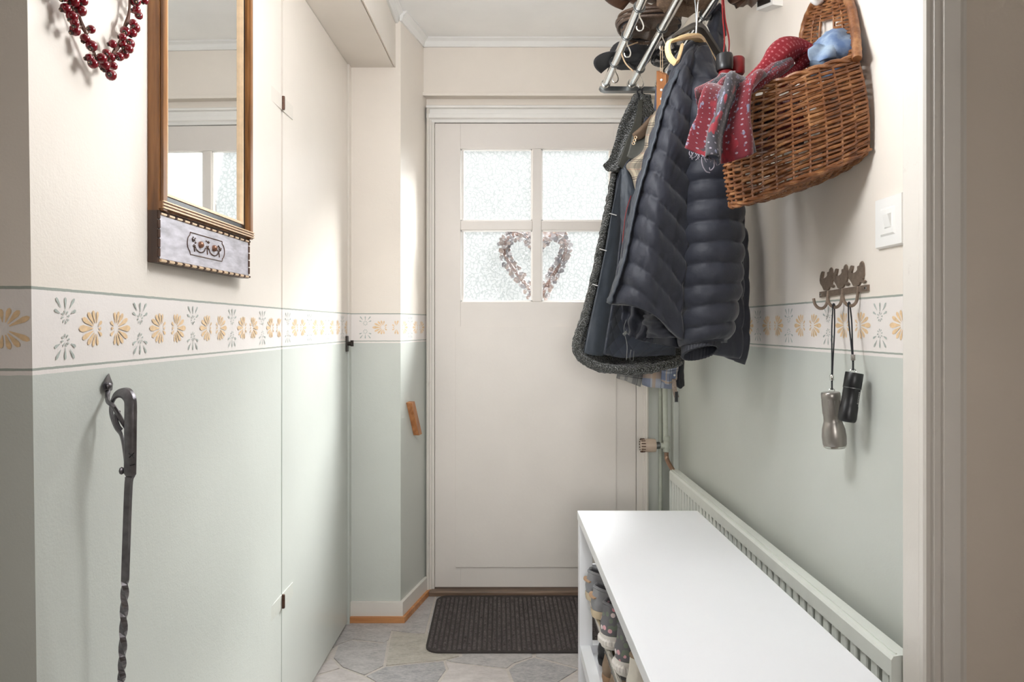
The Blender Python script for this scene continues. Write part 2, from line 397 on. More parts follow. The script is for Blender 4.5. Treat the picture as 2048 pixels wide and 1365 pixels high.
# opening at the near right: jamb reveal, architrave and hall wall
struct('trim_9', MB().box((.700, 1.137, 0), (.80, 1.184, ZCE), bev=.002), M['trimw'])
arch = MB(); prof = [(.700, 1.137), (.700, 1.127), (.7035, 1.1235), (.708, 1.1235), (.710, 1.128), (.713, 1.128), (.716, 1.122), (.724, 1.122), (.726, 1.1265), (.729, 1.1265), (.731, 1.120), (.756, 1.118), (.763, 1.121), (.765, 1.137)]
arch.prism(prof, 0, ZCE); struct('trim_10', arch, M['trimw'])
struct('trim_11', MB().box((.766, 1.127, 0), (.772, 1.15, ZCE)), M['trimw'])
struct('wall_front_right', MB().box((.773, 1.132, 0), (2.2, 1.20, ZCE)), M['taupe'])
# hall behind the camera
struct('wall_rear', MB().box((-2.2, -1.78, 0), (2.2, -1.7, ZCE)), M['taupe'])
struct('wall_hall_left', MB().box((-2.28, -1.7, 0), (-2.2, .95, ZCE)), M['taupe'])
struct('wall_hall_right', MB().box((2.2, -1.7, 0), (2.28, 1.2, ZCE)), M['taupe'])
# skirting round the pillar with a bare batten below
def strip(A, B, C, off, z0, z1, name, m):
    n1 = Vector((0, -1)); d = (Vector(C)-Vector(B)).normalized(); n2 = Vector((d.y, -d.x))
    a = Vector(A)+n1*off; c = Vector(C)+n2*off
    mv = (n1+n2).normalized(); b = Vector(B)+mv*(off/mv.dot(n1))
    struct(name, MB().prism([A, a, b, c, C, B], z0, z1), m)
strip((-.59, 2.67), P1, (-.318, 2.935), .013, .022, .076, 'baseboard_left', M['skirt'])
strip((-.59, 2.67), P1, (-.318, 2.935), .024, 0, .0225, 'baseboard_left_batten', M['rawwood'])
struct('baseboard_left_end', MB().box((-.611, 2.64, 0), (-.590, 2.668, .095), bev=.002), M['skirt'])
struct('baseboard_right', MB().box((XR-.014, 1.19, 0), (XR, 2.95, .10), bev=.003), M['white'])
# ---- stencilled flowers on the painted bands
def petal(c, a, r0, r1, w, U, Vv, N):
    pts = []
    for t, s in ((0, .15), (.35, .55), (.7, 1), (.9, .75), (1, 0), (.9, -.75), (.7, -1), (.35, -.55), (0, -.15)):
        r = r0+(r1-r0)*t; x = r*math.cos(a)-s*w*math.sin(a); y = r*math.sin(a)+s*w*math.cos(a)
        pts.append(c+U*x+Vv*y+N*.0005)
    return pts
def stencil(parent, O, U, N, length, start, period, zmid, clip=None, k=1.0):
    """O: origin on the wall at zmid; U: along the wall; flowers every third of the period"""
    U, N = Vector(U).normalized(), Vector(N); V = Vector((0, 0, 1)); O = Vector(O)
    og, bl = MB(), MB()
    def put(mb, pts):
        for p in pts:
            d = (p-O).dot(U)
            if d < .001 or d > length-.001: return
        mb.add(pts, [list(range(len(pts)))])
    i0 = -2
    for i in range(i0, int(length/period)+3):
        s = start+i*period
        c = O+U*s
        for sg in (1, -1):
            cc = c+V*(.0165*sg)
            for j, a in enumerate((90, 52, 128, 22, 158)):
                r0, r1 = ((.0105, .0275), (.016, .0335), (.016, .0335), (.013, .0255), (.013, .0255))[j]
                put(bl, petal(cc, math.radians(a)*sg, r0*k, r1*k, .0024*k, U, V, N))
            for a in range(0, 360, 45): put(bl, petal(cc, math.radians(a+10), .004*k, .0095*k, .0015*k, U, V, N))
        for sg, fs in ((-1, .37), (1, .63)):
            c2 = c+U*(fs*period)
            for a, r1, w in ((0, .043, .0052), (24, .038, .004), (-24, .038, .004), (48, .032, .004), (-48, .032, .004), (72, .0285, .0035), (-72, .0285, .0035), (97, .026, .003), (-97, .026, .003)):
                aa = math.radians(a) if sg > 0 else math.pi-math.radians(a)
                put(og, petal(c2, aa, .0085*k, r1*k, w*k, U, V, N))
            for a in (180, 142, -142):
                aa = math.radians(a) if sg > 0 else math.pi-math.radians(a)
                put(og, petal(c2, aa, .006*k, (.012 if a == 180 else .018)*k, .0028*k, U, V, N))
    for mb, m, nm in ((og, M['petal_o'], 'ochre_stencil'), (bl, M['petal_b'], 'green_stencil')):
        if mb.v:
            o = mesh(nm, mb.v, mb.f, m, parent, orient=False); o['kind'] = 'stuff'
ZM = 1.1475
stencil(wall_left, (XL, .90, ZM), (0, 1, 0), (1, 0, 0), 1.003, .055, .199, ZM)
stencil(leaf, (xleaf(1.907), 1.907, ZM), (xleaf(2.628)-xleaf(1.907), .721, 0), (1, 0, 0), .72, -.15, .199, ZM)
stencil(wall_front, (XL-.6, lean(ZM)-.0004, ZM), (1, 0, 0), (0, -1, 0), .60, .04, .199, ZM)
pil = bpy.data.objects['wall_pillar']
stencil(pil, (-.583, 2.67, ZM), (1, 0, 0), (0, -1, 0), .196, .06, .19, ZM)
dd = Vector((P2[0]-P1[0], P2[1]-P1[1], 0)); stencil(pil, (P1[0], P1[1], ZM), dd, (dd.y, -dd.x, 0), dd.length-.02, .10, .19, ZM)
stencil(bpy.data.objects['wall_right'], (XR, 2.94, 1.153), (0, -1, 0), (-1, 0, 0), 1.75, .10+.0, .2125, 1.153, k=1.05)
# ---------------------------------------------------------------- front door
YD = 2.942
D = struct('door_1', MB().box((-.276, YD+.012, .027), (-.164+.012, YD+.045, 2.027)).box((.479, YD+.012, .027), (.590, YD+.045, 2.027))
           .box((-.16, YD+.012, .027), (.485, YD+.045, 1.248)), M['door'])
def rail(name, lo, hi, bev=.0015): return MB().box(lo, hi, bev=bev).build(name, M['door'], D)
rail('stile', (-.276, YD, .027), (-.166, YD+.012, 2.027)); rail('stile', (.493, YD, .027), (.590, YD+.012, 2.027))
rail('rail', (-.166, YD, 1.919), (.493, YD+.045, 2.027)); rail('rail', (-.166, YD, .027), (.493, YD+.012, 1.258))
rail('muntin', (.144, YD+.002, 1.258), (.183, YD+.04, 1.919), .003)
for xa, xb in ((-.166, .144), (.183, .493)): rail('muntin', (xa, YD+.002, 1.568), (xb, YD+.04, 1.607), .003)
rail('panel', (-.188, YD-.0065, .115), (.504, YD+.001, 1.150), .001)
# hammered glass
g = NT('hammered glass'); P, xyz = g.pos()
mp = g.n('ShaderNodeMapping'); mp.inputs['Scale'].default_value = (1, .05, .92); g.l(P, mp.inputs[0])
ve = g.voro(mp.outputs[0], 58, 'DISTANCE_TO_EDGE'); vo = g.voro(mp.outputs[0], 58, 'SMOOTH_F1'); n9 = g.noise(mp.outputs[0], 9, 2)
h = g.math('ADD', vo, g.math('MULTIPLY', n9, .4))
bp = g.n('ShaderNodeBump'); bp.inputs['Strength'].default_value = 1.0; bp.inputs['Distance'].default_value = .012; g.l(h, bp.inputs['Height'])
tr = g.n('ShaderNodeBsdfTransparent'); g.l(g.ramp(ve, .0, .16, (.80, .83, .82, 1), (.99, 1, .99, 1)), tr.inputs[0])
rf = g.n('ShaderNodeBsdfRefraction'); rf.inputs['IOR'].default_value = 1.25; rf.inputs['Roughness'].default_value = .05; g.l(bp.outputs[0], rf.inputs['Normal'])
gl = g.n('ShaderNodeBsdfGlossy'); gl.inputs['Roughness'].default_value = .05; g.l(bp.outputs[0], gl.inputs['Normal'])
tl = g.n('ShaderNodeBsdfTranslucent'); g.l(g.ramp(ve, .0, .16, (.7, .73, .72, 1), (1, 1, 1, 1)), tl.inputs[0])
m0 = g.n('ShaderNodeMixShader'); m0.inputs[0].default_value = .03; g.l(tr.outputs[0], m0.inputs[1]); g.l(tl.outputs[0], m0.inputs[2])
m1 = g.n('ShaderNodeMixShader'); m1.inputs[0].default_value = .12; g.l(m0.outputs[0], m1.inputs[1]); g.l(rf.outputs[0], m1.inputs[2])
m2 = g.n('ShaderNodeMixShader'); m2.inputs[0].default_value = .06; g.l(m1.outputs[0], m2.inputs[1]); g.l(gl.outputs[0], m2.inputs[2])
g.l(m2.outputs[0], g.t.nodes['Material Output'].inputs[0]); M['hammered'] = g.m
for xa, xb in ((-.164, .142), (.185, .491)):
    for za, zb in ((1.26, 1.566), (1.609, 1.917)):
        V = [(xa, YD+.022, za), (xb, YD+.022, za), (xb, YD+.022, zb), (xa, YD+.022, zb)]
        mesh('pane', V, [(0, 1, 2, 3)], M['hammered'], D, orient=False)
        bd = MB()
        for lo, hi in (((xa-.001, YD+.008, za-.002), (xb+.001, YD+.02, za+.004)), ((xa-.001, YD+.008, zb-.004), (xb+.001, YD+.02, zb+.002)),
                       ((xa-.002, YD+.008, za), (xa+.004, YD+.02, zb)), ((xb-.004, YD+.008, za), (xb+.002, YD+.02, zb))): bd.box(lo, hi)
        bd.build('glazing_bead', M['white'], D)
# door frame
def frame_leg(name, x0, x1, sg):
    f = MB()
    prof = [(0, .0), (0, -.018), (.006, -.022), (.012, -.018), (.014, -.010), (.020, -.010), (.022, -.004), (x1-x0, -.004), (x1-x0, .06), (0, .06)]
    pts = [((x0+p if sg > 0 else x1-p), YD+q) for p, q in prof]
    f.prism(pts, 0, 2.10); struct(name, f, M['trimw'])
frame_leg('trim_12', -.311, -.278, 1); frame_leg('trim_13', .592, .641, -1)
f = MB(); pz = [(2.10, 0), (2.10, -.020), (2.096, -.026), (2.088, -.026), (2.085, -.012), (2.066, -.012), (2.063, -.020), (2.046, -.020), (2.042, -.008), (2.030, -.004), (2.030, .05), (2.10, .05)]
f.hull2([(-.311, YD+q, z) for z, q in pz], [(.641, YD+q, z) for z, q in pz]); struct('trim_14', f, M['white'])
struct('trim_15', MB().box((-.300, 2.905, 0), (.62, 3.02, .021), bev=.004), M['thresh'])
from mathutils import noise as MN
def nz(x, y=0, z=0): return MN.noise(Vector((x, y, z)))
# ---------------------------------------------------------------- more materials
M['navy'] = simple('navy quilted nylon', (34, 36, 46), .58, var=.12, vs=25, bs=.35, bd=.003, bscale=70, sheen=.2, spec=.35)
M['black'] = simple('black fabric', (34, 34, 40), .6, var=.15, vs=40, bs=.2, bscale=300)
M['blackp'] = simple('black plastic', (26, 26, 28), .35, var=.05)
M['lining'] = simple('dark slate lining', (58, 64, 72), .55, var=.12, vs=30, bs=.1, bscale=300)
M['chrome'] = simple('chrome', (225, 224, 220), .16, 1, .04, 20)
M['steel'] = simple('brushed grey steel', (120, 122, 122), .35, 1, .06, 60)
M['iron'] = simple('wrought iron', (116, 113, 116), .32, .85, .25, 60, .4, .002, 90)
M['gunm'] = simple('gunmetal', (150, 144, 138), .3, .6, .06, 50)
M['lam'] = simple('white laminate', (246, 247, 250), .3, var=.01, vs=5)
M['radp'] = simple('radiator enamel', (226, 229, 222), .3, var=.03, vs=20)
M['pipep'] = simple('pale green pipe paint', (186, 190, 178), .4, var=.08, vs=40)
M['beige'] = simple('beige plastic', (196, 176, 158), .4, var=.05)
M['copper'] = simple('copper', (170, 140, 120), .3, 1, .15, 60)
M['plastic'] = simple('white plastic', (240, 238, 234), .3, var=.01)
M['red'] = simple('red berry lacquer', (122, 10, 26), .16, var=.25, vs=60, coat=.4)
M['calyx'] = simple('dark calyx', (60, 40, 34), .5, var=.2, vs=200)
M['stem'] = simple('brown twig', (92, 58, 44), .7, var=.3, vs=120)
M['goldw'] = wood('varnished brown wood', (104, 66, 34), (160, 110, 64), 2, 14, .3)
M['darkw'] = wood('dark brown wood', (62, 42, 32), (92, 64, 48), 2, 14, .35)
M['giltl'] = simple('gilt line', (226, 196, 160), .3, .4, .08, 60)
M['ebony'] = simple('black slip', (32, 34, 36), .22, var=.05)
M['mirror'] = simple('mirror silver', (244, 246, 246), .015, 1, 0, 5)
M['wood2'] = wood('orange wood', (150, 92, 52), (196, 136, 88), 2, 14, .4)
M['creamw'] = simple('pale varnished hanger wood', (226, 196, 146), .3, var=.12, vs=25, stretch=(1, 1, 6))
M['hangb'] = simple('dark grey plastic hanger', (62, 58, 54), .4, var=.05)
M['redn'] = simple('red nylon', (126, 22, 26), .45, var=.1, vs=60)
# ---------------------------------------------------------------- mirror
mt = thing('wall_mirror', 'tall brown wooden framed mirror with a carved lower panel in painted glare on the left wall', 'mirror', (XL, 1.38, 1.262))
def mo(y, o): return (XL+o+(y-1.179)*.0236, y)
def mbox(mb, y0, y1, z0, z1, o0, o1, mi=0, o0b=None, o1b=None):
    a, b, c, d = mo(y0, o0), mo(y1, o0), mo(y1, o1), mo(y0, o1)
    return mb.prism([a, b, c, d], z0, z1, mi)
Y0, Y1, ZB, ZT = 1.179, 1.588, 1.352, 1.99
for (y0, y1) in ((Y0, Y0+.019), (Y1-.019, Y1)):
    b = MB(); mbox(b, y0, y1, ZB, ZT, 0, .020); mbox(b, y0+.003, y1-.003, ZB, ZT, .020, .026); b.build('stile', M['goldw'], mt)
for (z0, z1) in ((ZB, ZB+.019), (ZT-.019, ZT)):
    b = MB(); mbox(b, Y0+.019, Y1-.019, z0, z1, 0, .020); mbox(b, Y0, Y1, z0+.003, z1-.003, .020, .0262)
    b.build('rail', M['goldw'], mt)
b = MB()
for z in (ZB+.0035, ZB+.009, ZB+.0145): mbox(b, Y0, Y1, z, z+.0022, .0262, .0285)
b.build('reeding', M['giltl'], mt)
b = MB()
for (y0, y1) in ((Y0+.019, Y0+.035), (Y1-.035, Y1-.019)): mbox(b, y0, y1, ZB+.019, ZT-.019, .004, .014)
for (z0, z1) in ((ZB+.019, ZB+.032), (ZT-.032, ZT-.019)): mbox(b, Y0+.019, Y1-.019, z0, z1, .004, .0142)
b.build('black_slip', M['ebony'], mt)
b = MB()
for (y0, y1) in ((Y0+.033, Y0+.0375), (Y1-.0385, Y1-.033)): mbox(b, y0, y1, ZB+.030, ZT-.030, .004, .0165)
for (z0, z1) in ((ZB+.0305, ZB+.0355), (ZT-.0355, ZT-.0305)): mbox(b, Y0+.033, Y1-.033, z0, z1, .004, .0168)
b.build('inner_lip', M['giltl'], mt)
b = MB(); mbox(b, Y0+.03, Y1-.03, ZB+.028, ZT-.028, .003, .0095); b.build('mirror_glass', M['mirror'], mt)
b = MB(); mbox(b, Y0, Y1-.004, 1.262, ZB, 0, .0165); pb = b.build('base_panel_back', M['darkw'], mt)
t = NT('dark wood with painted glare'); co = t.coord('Object', (12, 12, 45)); n1 = t.noise(co, 1.6, 5); t.base(t.mix(t.ramp(n1, .35, .7), lin((172, 168, 174)), lin((222, 218, 226))))  # glare on dark wood, painted in as a pale grey colour
t.rough(.3); t.b.inputs['Metallic'].default_value = .25; t.bump(n1, .06, .001); M['glarew'] = t.m
b = MB(); mbox(b, Y0+.006, Y1-.012, 1.269, ZB-.008, .0165, .0182); b.build('carved_panel', M['glarew'], mt)
b = MB(); y = Y0+.006
while y < Y1-.03:                                   # bead-and-reel edge mouldings
    for z in (1.2655, ZB-.005):
        p0, p1 = mo(y, .0185), mo(y+.019, .0185)
        b.tube([(p0[0], p0[1], z), (p1[0], p1[1], z)], .0028, 6)
        for k in (.0225, .0265):
            q = mo(y+k, .0195); b.ball((q[0], q[1], z), .0026, 6, 1)
    y += .0285
b.build('bead_moulding', [M['giltl'], M['darkw']], mt, True)['kind'] = 'stuff'
for yy_, oo_ in ((Y1-.009, .018), (Y0+.004, .017)):
    b = MB(); z = 1.272
    while z < ZB-.012:
        q = mo(yy_, oo_); b.tube([(q[0], q[1], z), (q[0], q[1], z+.014)], .0032, 6); z += .0165
    b.build('side_beading', M['darkw'], mt, True)
def mp3(y, z, o=.0185): q = mo(y, o); return Vector((q[0], q[1], z))
b = MB(); yc, zc, hw, hh = 1.365, 1.3085, .07, .021
b.tube([mp3(yc-hw, zc+hh), mp3(yc+hw, zc+hh), mp3(yc+hw, zc+hh-.006)]+[mp3(yc+hw+.012*math.cos(a), zc+.015*math.sin(a)) for a in np.linspace(1.4, -1.4, 8)]+
       [mp3(yc+hw, zc-hh), mp3(yc-hw, zc-hh)]+[mp3(yc-hw-.012*math.cos(a), zc+.015*math.sin(a)) for a in np.linspace(-1.4, 1.4, 8)], .0011, 5, closed=True)
b.build('cartouche_border', M['darkw'], mt, True)
bm_ = simple('coppery boss', (150, 110, 90), .3, .6)
for dy in (-.03, .03): MB().ball(mp3(yc+dy, zc+.002, .020), .0068, 10).build('boss', bm_, mt, True)
b = MB(); random.seed(3)
for cx_ in (-.055, 0, .055):
    for k in range(12): b.ball(mp3(yc+cx_+random.uniform(-.008, .008), zc+random.uniform(-.004, .013), .0192), random.uniform(.0014, .0024), 5)
    b.tube([mp3(yc+cx_-.001, zc), mp3(yc+cx_+.002, zc-.014)], .0014, 5)
for c0 in (-.03, .03):
    for a in np.linspace(math.pi*1.08, math.pi*1.92, 13): b.ball(mp3(yc+c0+.023*math.cos(a), zc+.001+.014*math.sin(a), .0192), .0019, 5)
b.build('carved_garland', M['darkw'], mt, True)
# ---------------------------------------------------------------- berry heart
bt = thing('berry_wreath', 'heart wreath of glossy red berries on twigs hanging beside the mirror', 'wreath', (XL, 1.0, 1.62))
SB = 7.58
def bpt(x, y, o=.022): return WX(100+x/SB, y/SB, XL+o)
stem = [(250, -700), (230, -420), (245, -150), (290, 30), (380, 130), (450, 270), (495, 400), (540, 500), (600, 640), (680, 830), (740, 960), (830, 1080), (900, 930), (960, 800), (1040, 690), (1130, 420), (1190, 250), (1215, 0), (1240, -250), (1200, -520), (1050, -700), (850, -640), (740, -420), (640, -640), (450, -760), (250, -700)]
b = MB(); b.tube(crv([bpt(*p, o=.016) for p in stem], 120), [.0028+.0006*math.sin(i*.7) for i in range(120)], 6); b.build('twig_ring', M['stem'], bt, True)
berries = [(235,125),(335,250),(375,355),(375,460),(475,165),(620,445),(360,20),(500,15),(530,580),(630,695),(595,880),(650,965),(785,885),(855,800),(830,990),(920,870),(960,1000),(925,1140),(950,665),(1050,860),(1120,820),(1110,680),(1190,740),(1210,660),(1100,560),(1140,475),(1250,500),(1260,350),(1290,420),(1345,235),(1310,150),(1300,20),(1440,10),
           (200,-60),(320,-120),(180,-240),(300,-330),(200,-460),(330,-540),(260,-660),(420,-740),(560,-700),(640,-560),(740,-380),(820,-520),(900,-660),(1050,-720),(1190,-560),(1260,-420),(1180,-280),(1320,-200),(1230,-90),(1380,-110)]
b0 = MB(); b0.ball((0, 0, 0), 1, 12, 0, (1, 1, .92)); b0.lathe([(.42, 0), (.5, .1), (.36, .34), (.05, .36)], (0, 0, .82), n=7, mi=1); b0.ball((.0, 0, 1.12), .16, 6, 2)
proto = b0.build('berry', [M['red'], M['calyx'], M['giltl']], bt, True)
# stemlets join each berry to the ring
sb = MB(); ring = crv([bpt(*p, o=.016) for p in stem], 200)
for i, (x, y) in enumerate(berries):
    o = proto if i == 0 else proto.copy()
    if i: COL.objects.link(o); ORIG[o.name] = ORIG[bt.name]
    c = bpt(x, y, .022+.006*((i*7) % 5-2)/2.0); r = .0072*(1+.14*math.sin(i*2.3))
    # the copied mesh is already offset by the wreath's origin
    o.rotation_euler = (math.pi*.72+.5*math.sin(i), .3*math.cos(i*1.7), -.4+.9*math.sin(i*3.1)); o.scale = (r, r, r); o.location = c-Vector((XL, 1.0, 1.62))
    q = min(ring, key=lambda p: (p-c).length); sb.tube([q, (q+c)/2+Vector((.002, 0, 0)), c], .0011, 5)
for v in proto.data.vertices: v.co += Vector((XL, 1.0, 1.62))
sb.build('stemlet', M['stem'], bt, True)['kind'] = 'stuff'
# ---------------------------------------------------------------- iron poker and its hook
hk = thing('iron_hook', 'small leaf shaped iron wall hook holding the long iron poker', 'hook', (XL, 1.058, 1.03))
def hp(px, py, o): return WX(px, py, XL+o)
b = MB(); lv = [(218, 747), (222, 758), (226, 768), (225, 780), (217, 786), (208, 783), (205, 772), (210, 760)]
b.hull2([hp(x, y, .0005) for x, y in lv], [hp(x, y, .004) for x, y in lv]); b.ball(hp(217, 772, .006), .0055, 10); b.build('leaf_plate', M['iron'], hk, True)
hook_path = [hp(216, 783, .004), hp(215, 795, .010), hp(218, 806, .022), hp(228, 815, .036), Vector((-.562, 1.03, .997)), Vector((-.553, 1.024, 1.004))]
MB().tube(crv(hook_path, 16), .0036, 7).build('hook_arm', M['iron'], hk, True)
pk = thing('iron_poker', 'long wrought iron poker with loop handle and twisted shaft hanging on leaf hook', 'poker', W(258, 960, 1.015))
def kp(x, y, Y): return W(180+x/5.683, 740+y/5.683, Y)
b = MB()
strap = [(455, 1230, 1.015), (455, 1120, 1.012), (458, 900, 1.010), (460, 650, 1.009), (462, 450, 1.009), (455, 340, 1.011), (415, 275, 1.016), (350, 262, 1.022), (285, 300, 1.027), (250, 380, 1.03), (240, 470, 1.03), (258, 560, 1.029), (300, 660, 1.025), (345, 720, 1.022), (370, 800, 1.018), (392, 950, 1.013), (405, 1100, 1.013)]
P_ = crv([kp(*p) for p in strap], 60)
rr_ = [.0095 if i < 22 else (.0095-.0042*min(1, (i-22)/10) if i < 44 else .0053-.002*(i-44)/16) for i in range(60)]
rr_[0] = .0055; rr_[1] = .0075
b.tube(P_, rr_, 8, flat=.55, up=(0, 1, 0)); b.build('loop_handle', M['iron'], pk, True)
b = MB(); b.tube(crv([kp(352, 690, 1.022), kp(320, 660, 1.02), kp(290, 580, 1.018), kp(300, 500, 1.02), kp(345, 470, 1.022)], 14), [.004]*8+[.0035, .003, .003, .0025, .002, .0015], 7)
b.ball(kp(360, 1150, 1.013), .004, 8, sc3=(1, 1, 1.5)); b.build('curl', M['iron'], pk, True)
b = MB(); L = 90; path = crv([kp(455, 1215, 1.015), W(257, 975, 1.015), W(253, 1080, 1.016), W(249, 1200, 1.018), W(244, 1340, 1.02), W(241, 1420, 1.022), W(238, 1530, 1.024)], L)
V = []; Fc = []
for i, p in enumerate(path):
    tw = 0 if i < 40 else (i-40)*.42; tw = min(tw, 38*.42)
    r = .0058+.0014*math.exp(-i/5)
    for k in range(4):
        a = tw+math.pi/4+k*math.pi/2; V.append(p+Vector((math.cos(a), math.sin(a), 0))*r)
for i in range(L-1):
    for k in range(4): Fc.append([i*4+k, i*4+(k+1) % 4, (i+1)*4+(k+1) % 4, (i+1)*4+k])
Fc += [[3, 2, 1, 0], [(L-1)*4+k for k in range(4)]]
b.add(V, Fc); b.build('twisted_shaft', M['iron'], pk)
b = MB()
for (x0, y0, x1, y1) in ((440, 950, 500, 1000), (500, 945, 445, 1000), (455, 1090, 510, 1075)):
    b.tube([kp(x0, y0, 1.0045), kp(x1, y1, 1.0045)], .0007, 5)
b.build('stamp_mark', M['ebony'], pk)
# ---------------------------------------------------------------- wooden bar on the pillar
def sidepl(px, py, o=0.0):
    k = (px-PX)/F; dx, dy = P2[0]-P1[0], P2[1]-P1[1]
    tt = (k*P1[1]-P1[0])/(dx-k*dy); p = W(px, py, P1[1]+dy*tt); n = Vector((dy, -dx, 0)).normalized(); return p+n*o
b = MB(); lo = [(812, 806), (818, 803), (833, 868), (827, 871)]
b.hull2([sidepl(x, y, .0005) for x, y in lo], [sidepl(x+2, y, .020) for x, y in lo])
wb = b.build('wooden_bar', M['wood2'], None); props(wb, 'short orange wooden bar fixed aslant to the pale side of the pillar', 'bar')
# ---------------------------------------------------------------- radiator, valve, pipes
YR0, YR1 = 1.19, 2.74
rd = thing('radiator', 'long pale ribbed panel radiator low on the right wall behind the bench', 'radiator', (.70, 1.97, 0))
MB().box((.7135, YR0+.004, .11), (.7165, YR1-.004, .545)).build('back_plate', simple('radiator back enamel', (206, 209, 200), .4, var=.03), rd)
n = 41; pit = (YR1-YR0-.02)/n; ribm = None
for i in range(n):
    y = YR0+.01+(i+.5)*pit
    if ribm is None:
        ribm = MB().box((.689, y-.0108, .115), (.7130, y+.0108, .540), bev=.004).build('rib', M['radp'], rd)
    else:
        o = ribm.copy(); COL.objects.link(o); o.location.y = i*pit; ORIG[o.name] = ORIG[rd.name]
tp = MB(); prof = [(.684, .538), (.684, .568), (.688, .5745), (.700, .5765), (.7195, .5765), (.7195, .570), (.7165, .538)]
tp.hull2([(x, YR0, z) for x, z in prof], [(x, YR1, z) for x, z in prof]); tp.build('top_cover', M['radp'], rd)
MB().box((.694, YR0+.004, .5765), (.6965, YR1-.004, .5785)).build('grille_line', M['radp'], rd)
MB().box((.684, YR0, .105), (.7165, YR0+.006, .538)).box((.684, YR1-.006, .105), (.7165, YR1, .538)).build('end_panel', M['radp'], rd)
for y in (1.35, 2.55): MB().box((.714, y, .2), (XR-.0005, y+.03, .5)).build('bracket', M['radp'], rd)
MB().box((.690, 1.22, .0), (.712, 1.25, .112)).box((.690, 2.68, .0), (.712, 2.71, .112)).build('foot', M['radp'], rd)
YV = 2.80
vx = (1333-PX)*YV/F; vz = ZC-(890-PY)*YV/F
pp = thing('heating_pipe', 'pale green painted vertical heating pipe with valve running up behind the coats', 'pipe', (vx, YV, vz))
MB().tube(crv([(vx, YV, vz+.02), (vx-.004, YV, vz+.07), (vx-.006, YV, .95), (vx-.006, YV, 1.6), (vx-.006, YV, 2.375)], 24), .0105, 12).build('riser', M['pipep'], pp, True)
MB().lathe([(.010, -.03), (.0145, -.028), (.0145, -.018), (.012, -.015), (.0155, 0), (.012, .015), (.0145, .018), (.0145, .034), (.011, .036)], (vx, YV, vz), n=14).tube([(vx-.005, YV, vz-.004), (vx-.03, YV, vz-.004)], .012, 12).build('valve_body', M['pipep'], pp, True)
hd = thing('thermostatic_valve_head', 'beige slotted thermostatic valve head on the pale green heating pipe', 'valve', (vx-.03, YV, vz)) if False else None
b = MB(); b.lathe([(.012, 0), (.0145, .002), (.0145, .018), (.012, .02)], (vx-.026, YV, vz-.003), (-1, 0, 0), 14); b.build('union_nut', M['steel'], pp, True)
b = MB(); b.lathe([(.018, 0), (.0265, .002), (.0275, .012), (.0275, .036), (.0265, .054), (.022, .060), (.0, .061)], (vx-.044, YV, vz-.003), (-1, 0, 0), 28); vh = b.build('valve_head', M['beige'], pp, True)
b = MB()
for k in range(14):
    a = 2*math.pi*k/14; c = Vector((vx-.090, YV+.0268*math.cos(a), vz-.003+.0268*math.sin(a)))
    b.tube([c, c+Vector((-.017, 0, 0))], .0022, 5)
b.build('slot', simple('dark slots', (84, 62, 50), .6), vh)
MB().tube(crv([(vx, YV, vz-.03), (vx+.001, YV, vz-.055), (vx+.006, YV-.02, vz-.075), (.700, YR1, vz-.095)], 14), .0095, 10).build('copper_elbow', M['copper'], pp, True)
p2 = MB().tube([(.694, 2.932, 0), (.694, 2.932, 2.37)], .0085, 10).build('drop_pipe', M['pipep'], None, True); props(p2, 'thin pale green pipe in the corner left of the valve pipe', 'pipe')
struct('trim_16', MB().box((.732, 2.86, .1), (XR, 2.885, 2.30), bev=.004), M['wall_r'])
# ---------------------------------------------------------------- doormat
dm = thing('doormat', 'dark grey ribbed doormat with rounded corners lying before the front door', 'mat', (.09, 2.65, 0))
x0, x1, y0, y1 = -.262, .46, 2.40, 2.905
pts = []
for cx_, cy_, a0 in ((x1-.05, y1-.05, 0), (x0+.05, y1-.05, 90), (x0+.05, y0+.05, 180), (x1-.05, y0+.05, 270)):
    pts += [(cx_+.05*math.cos(math.radians(a0+k*15)), cy_+.05*math.sin(math.radians(a0+k*15))) for k in range(7)]
MB().prism(pts, .0002, .006).build('backing', simple('dark rubber backing', (58, 52, 50), .8, var=.1, vs=80), dm)
t = NT('dark mat pile'); co = t.coord('Object'); n1 = t.noise(co, 60, 5, .7); n2 = t.noise(co, 420, 3)
t.base(t.mix(t.ramp(t.math('MULTIPLY', t.math('ADD', n1, n2), .5), .36, .66), lin((52, 46, 46)), lin((118, 108, 106)))); t.rough(.95); t.bump(n2, .6, .004); M['mat'] = t.m
b = MB(); nr = 40; random.seed(11)
for i in range(nr):
    x = x0+.014+(x1-x0-.028)*i/(nr-1); edge = min(x-x0, x1-x)
    ins = .012+max(0, .05-edge)*.7 if edge < .05 else .012
    y = y0+ins+(i % 2)*.0075
    while y < y1-ins-.008:
        w = .0058+random.uniform(-.0008, .001); l = .0052; zt = .0105+random.uniform(-.0015, .0015)
        b.add([(x-w, y-l, .005), (x+w, y-l, .005), (x+w, y+l, .005), (x-w, y+l, .005), (x-w*.6, y-l*.55, zt), (x+w*.6, y-l*.55, zt), (x+w*.6, y+l*.55, zt), (x-w*.6, y+l*.55, zt)],
              [(0, 1, 5, 4), (1, 2, 6, 5), (2, 3, 7, 6), (3, 0, 4, 7), (4, 5, 6, 7)]); y += .0148
o = b.build('ribbed_pile', M['mat'], dm); o['kind'] = 'stuff'
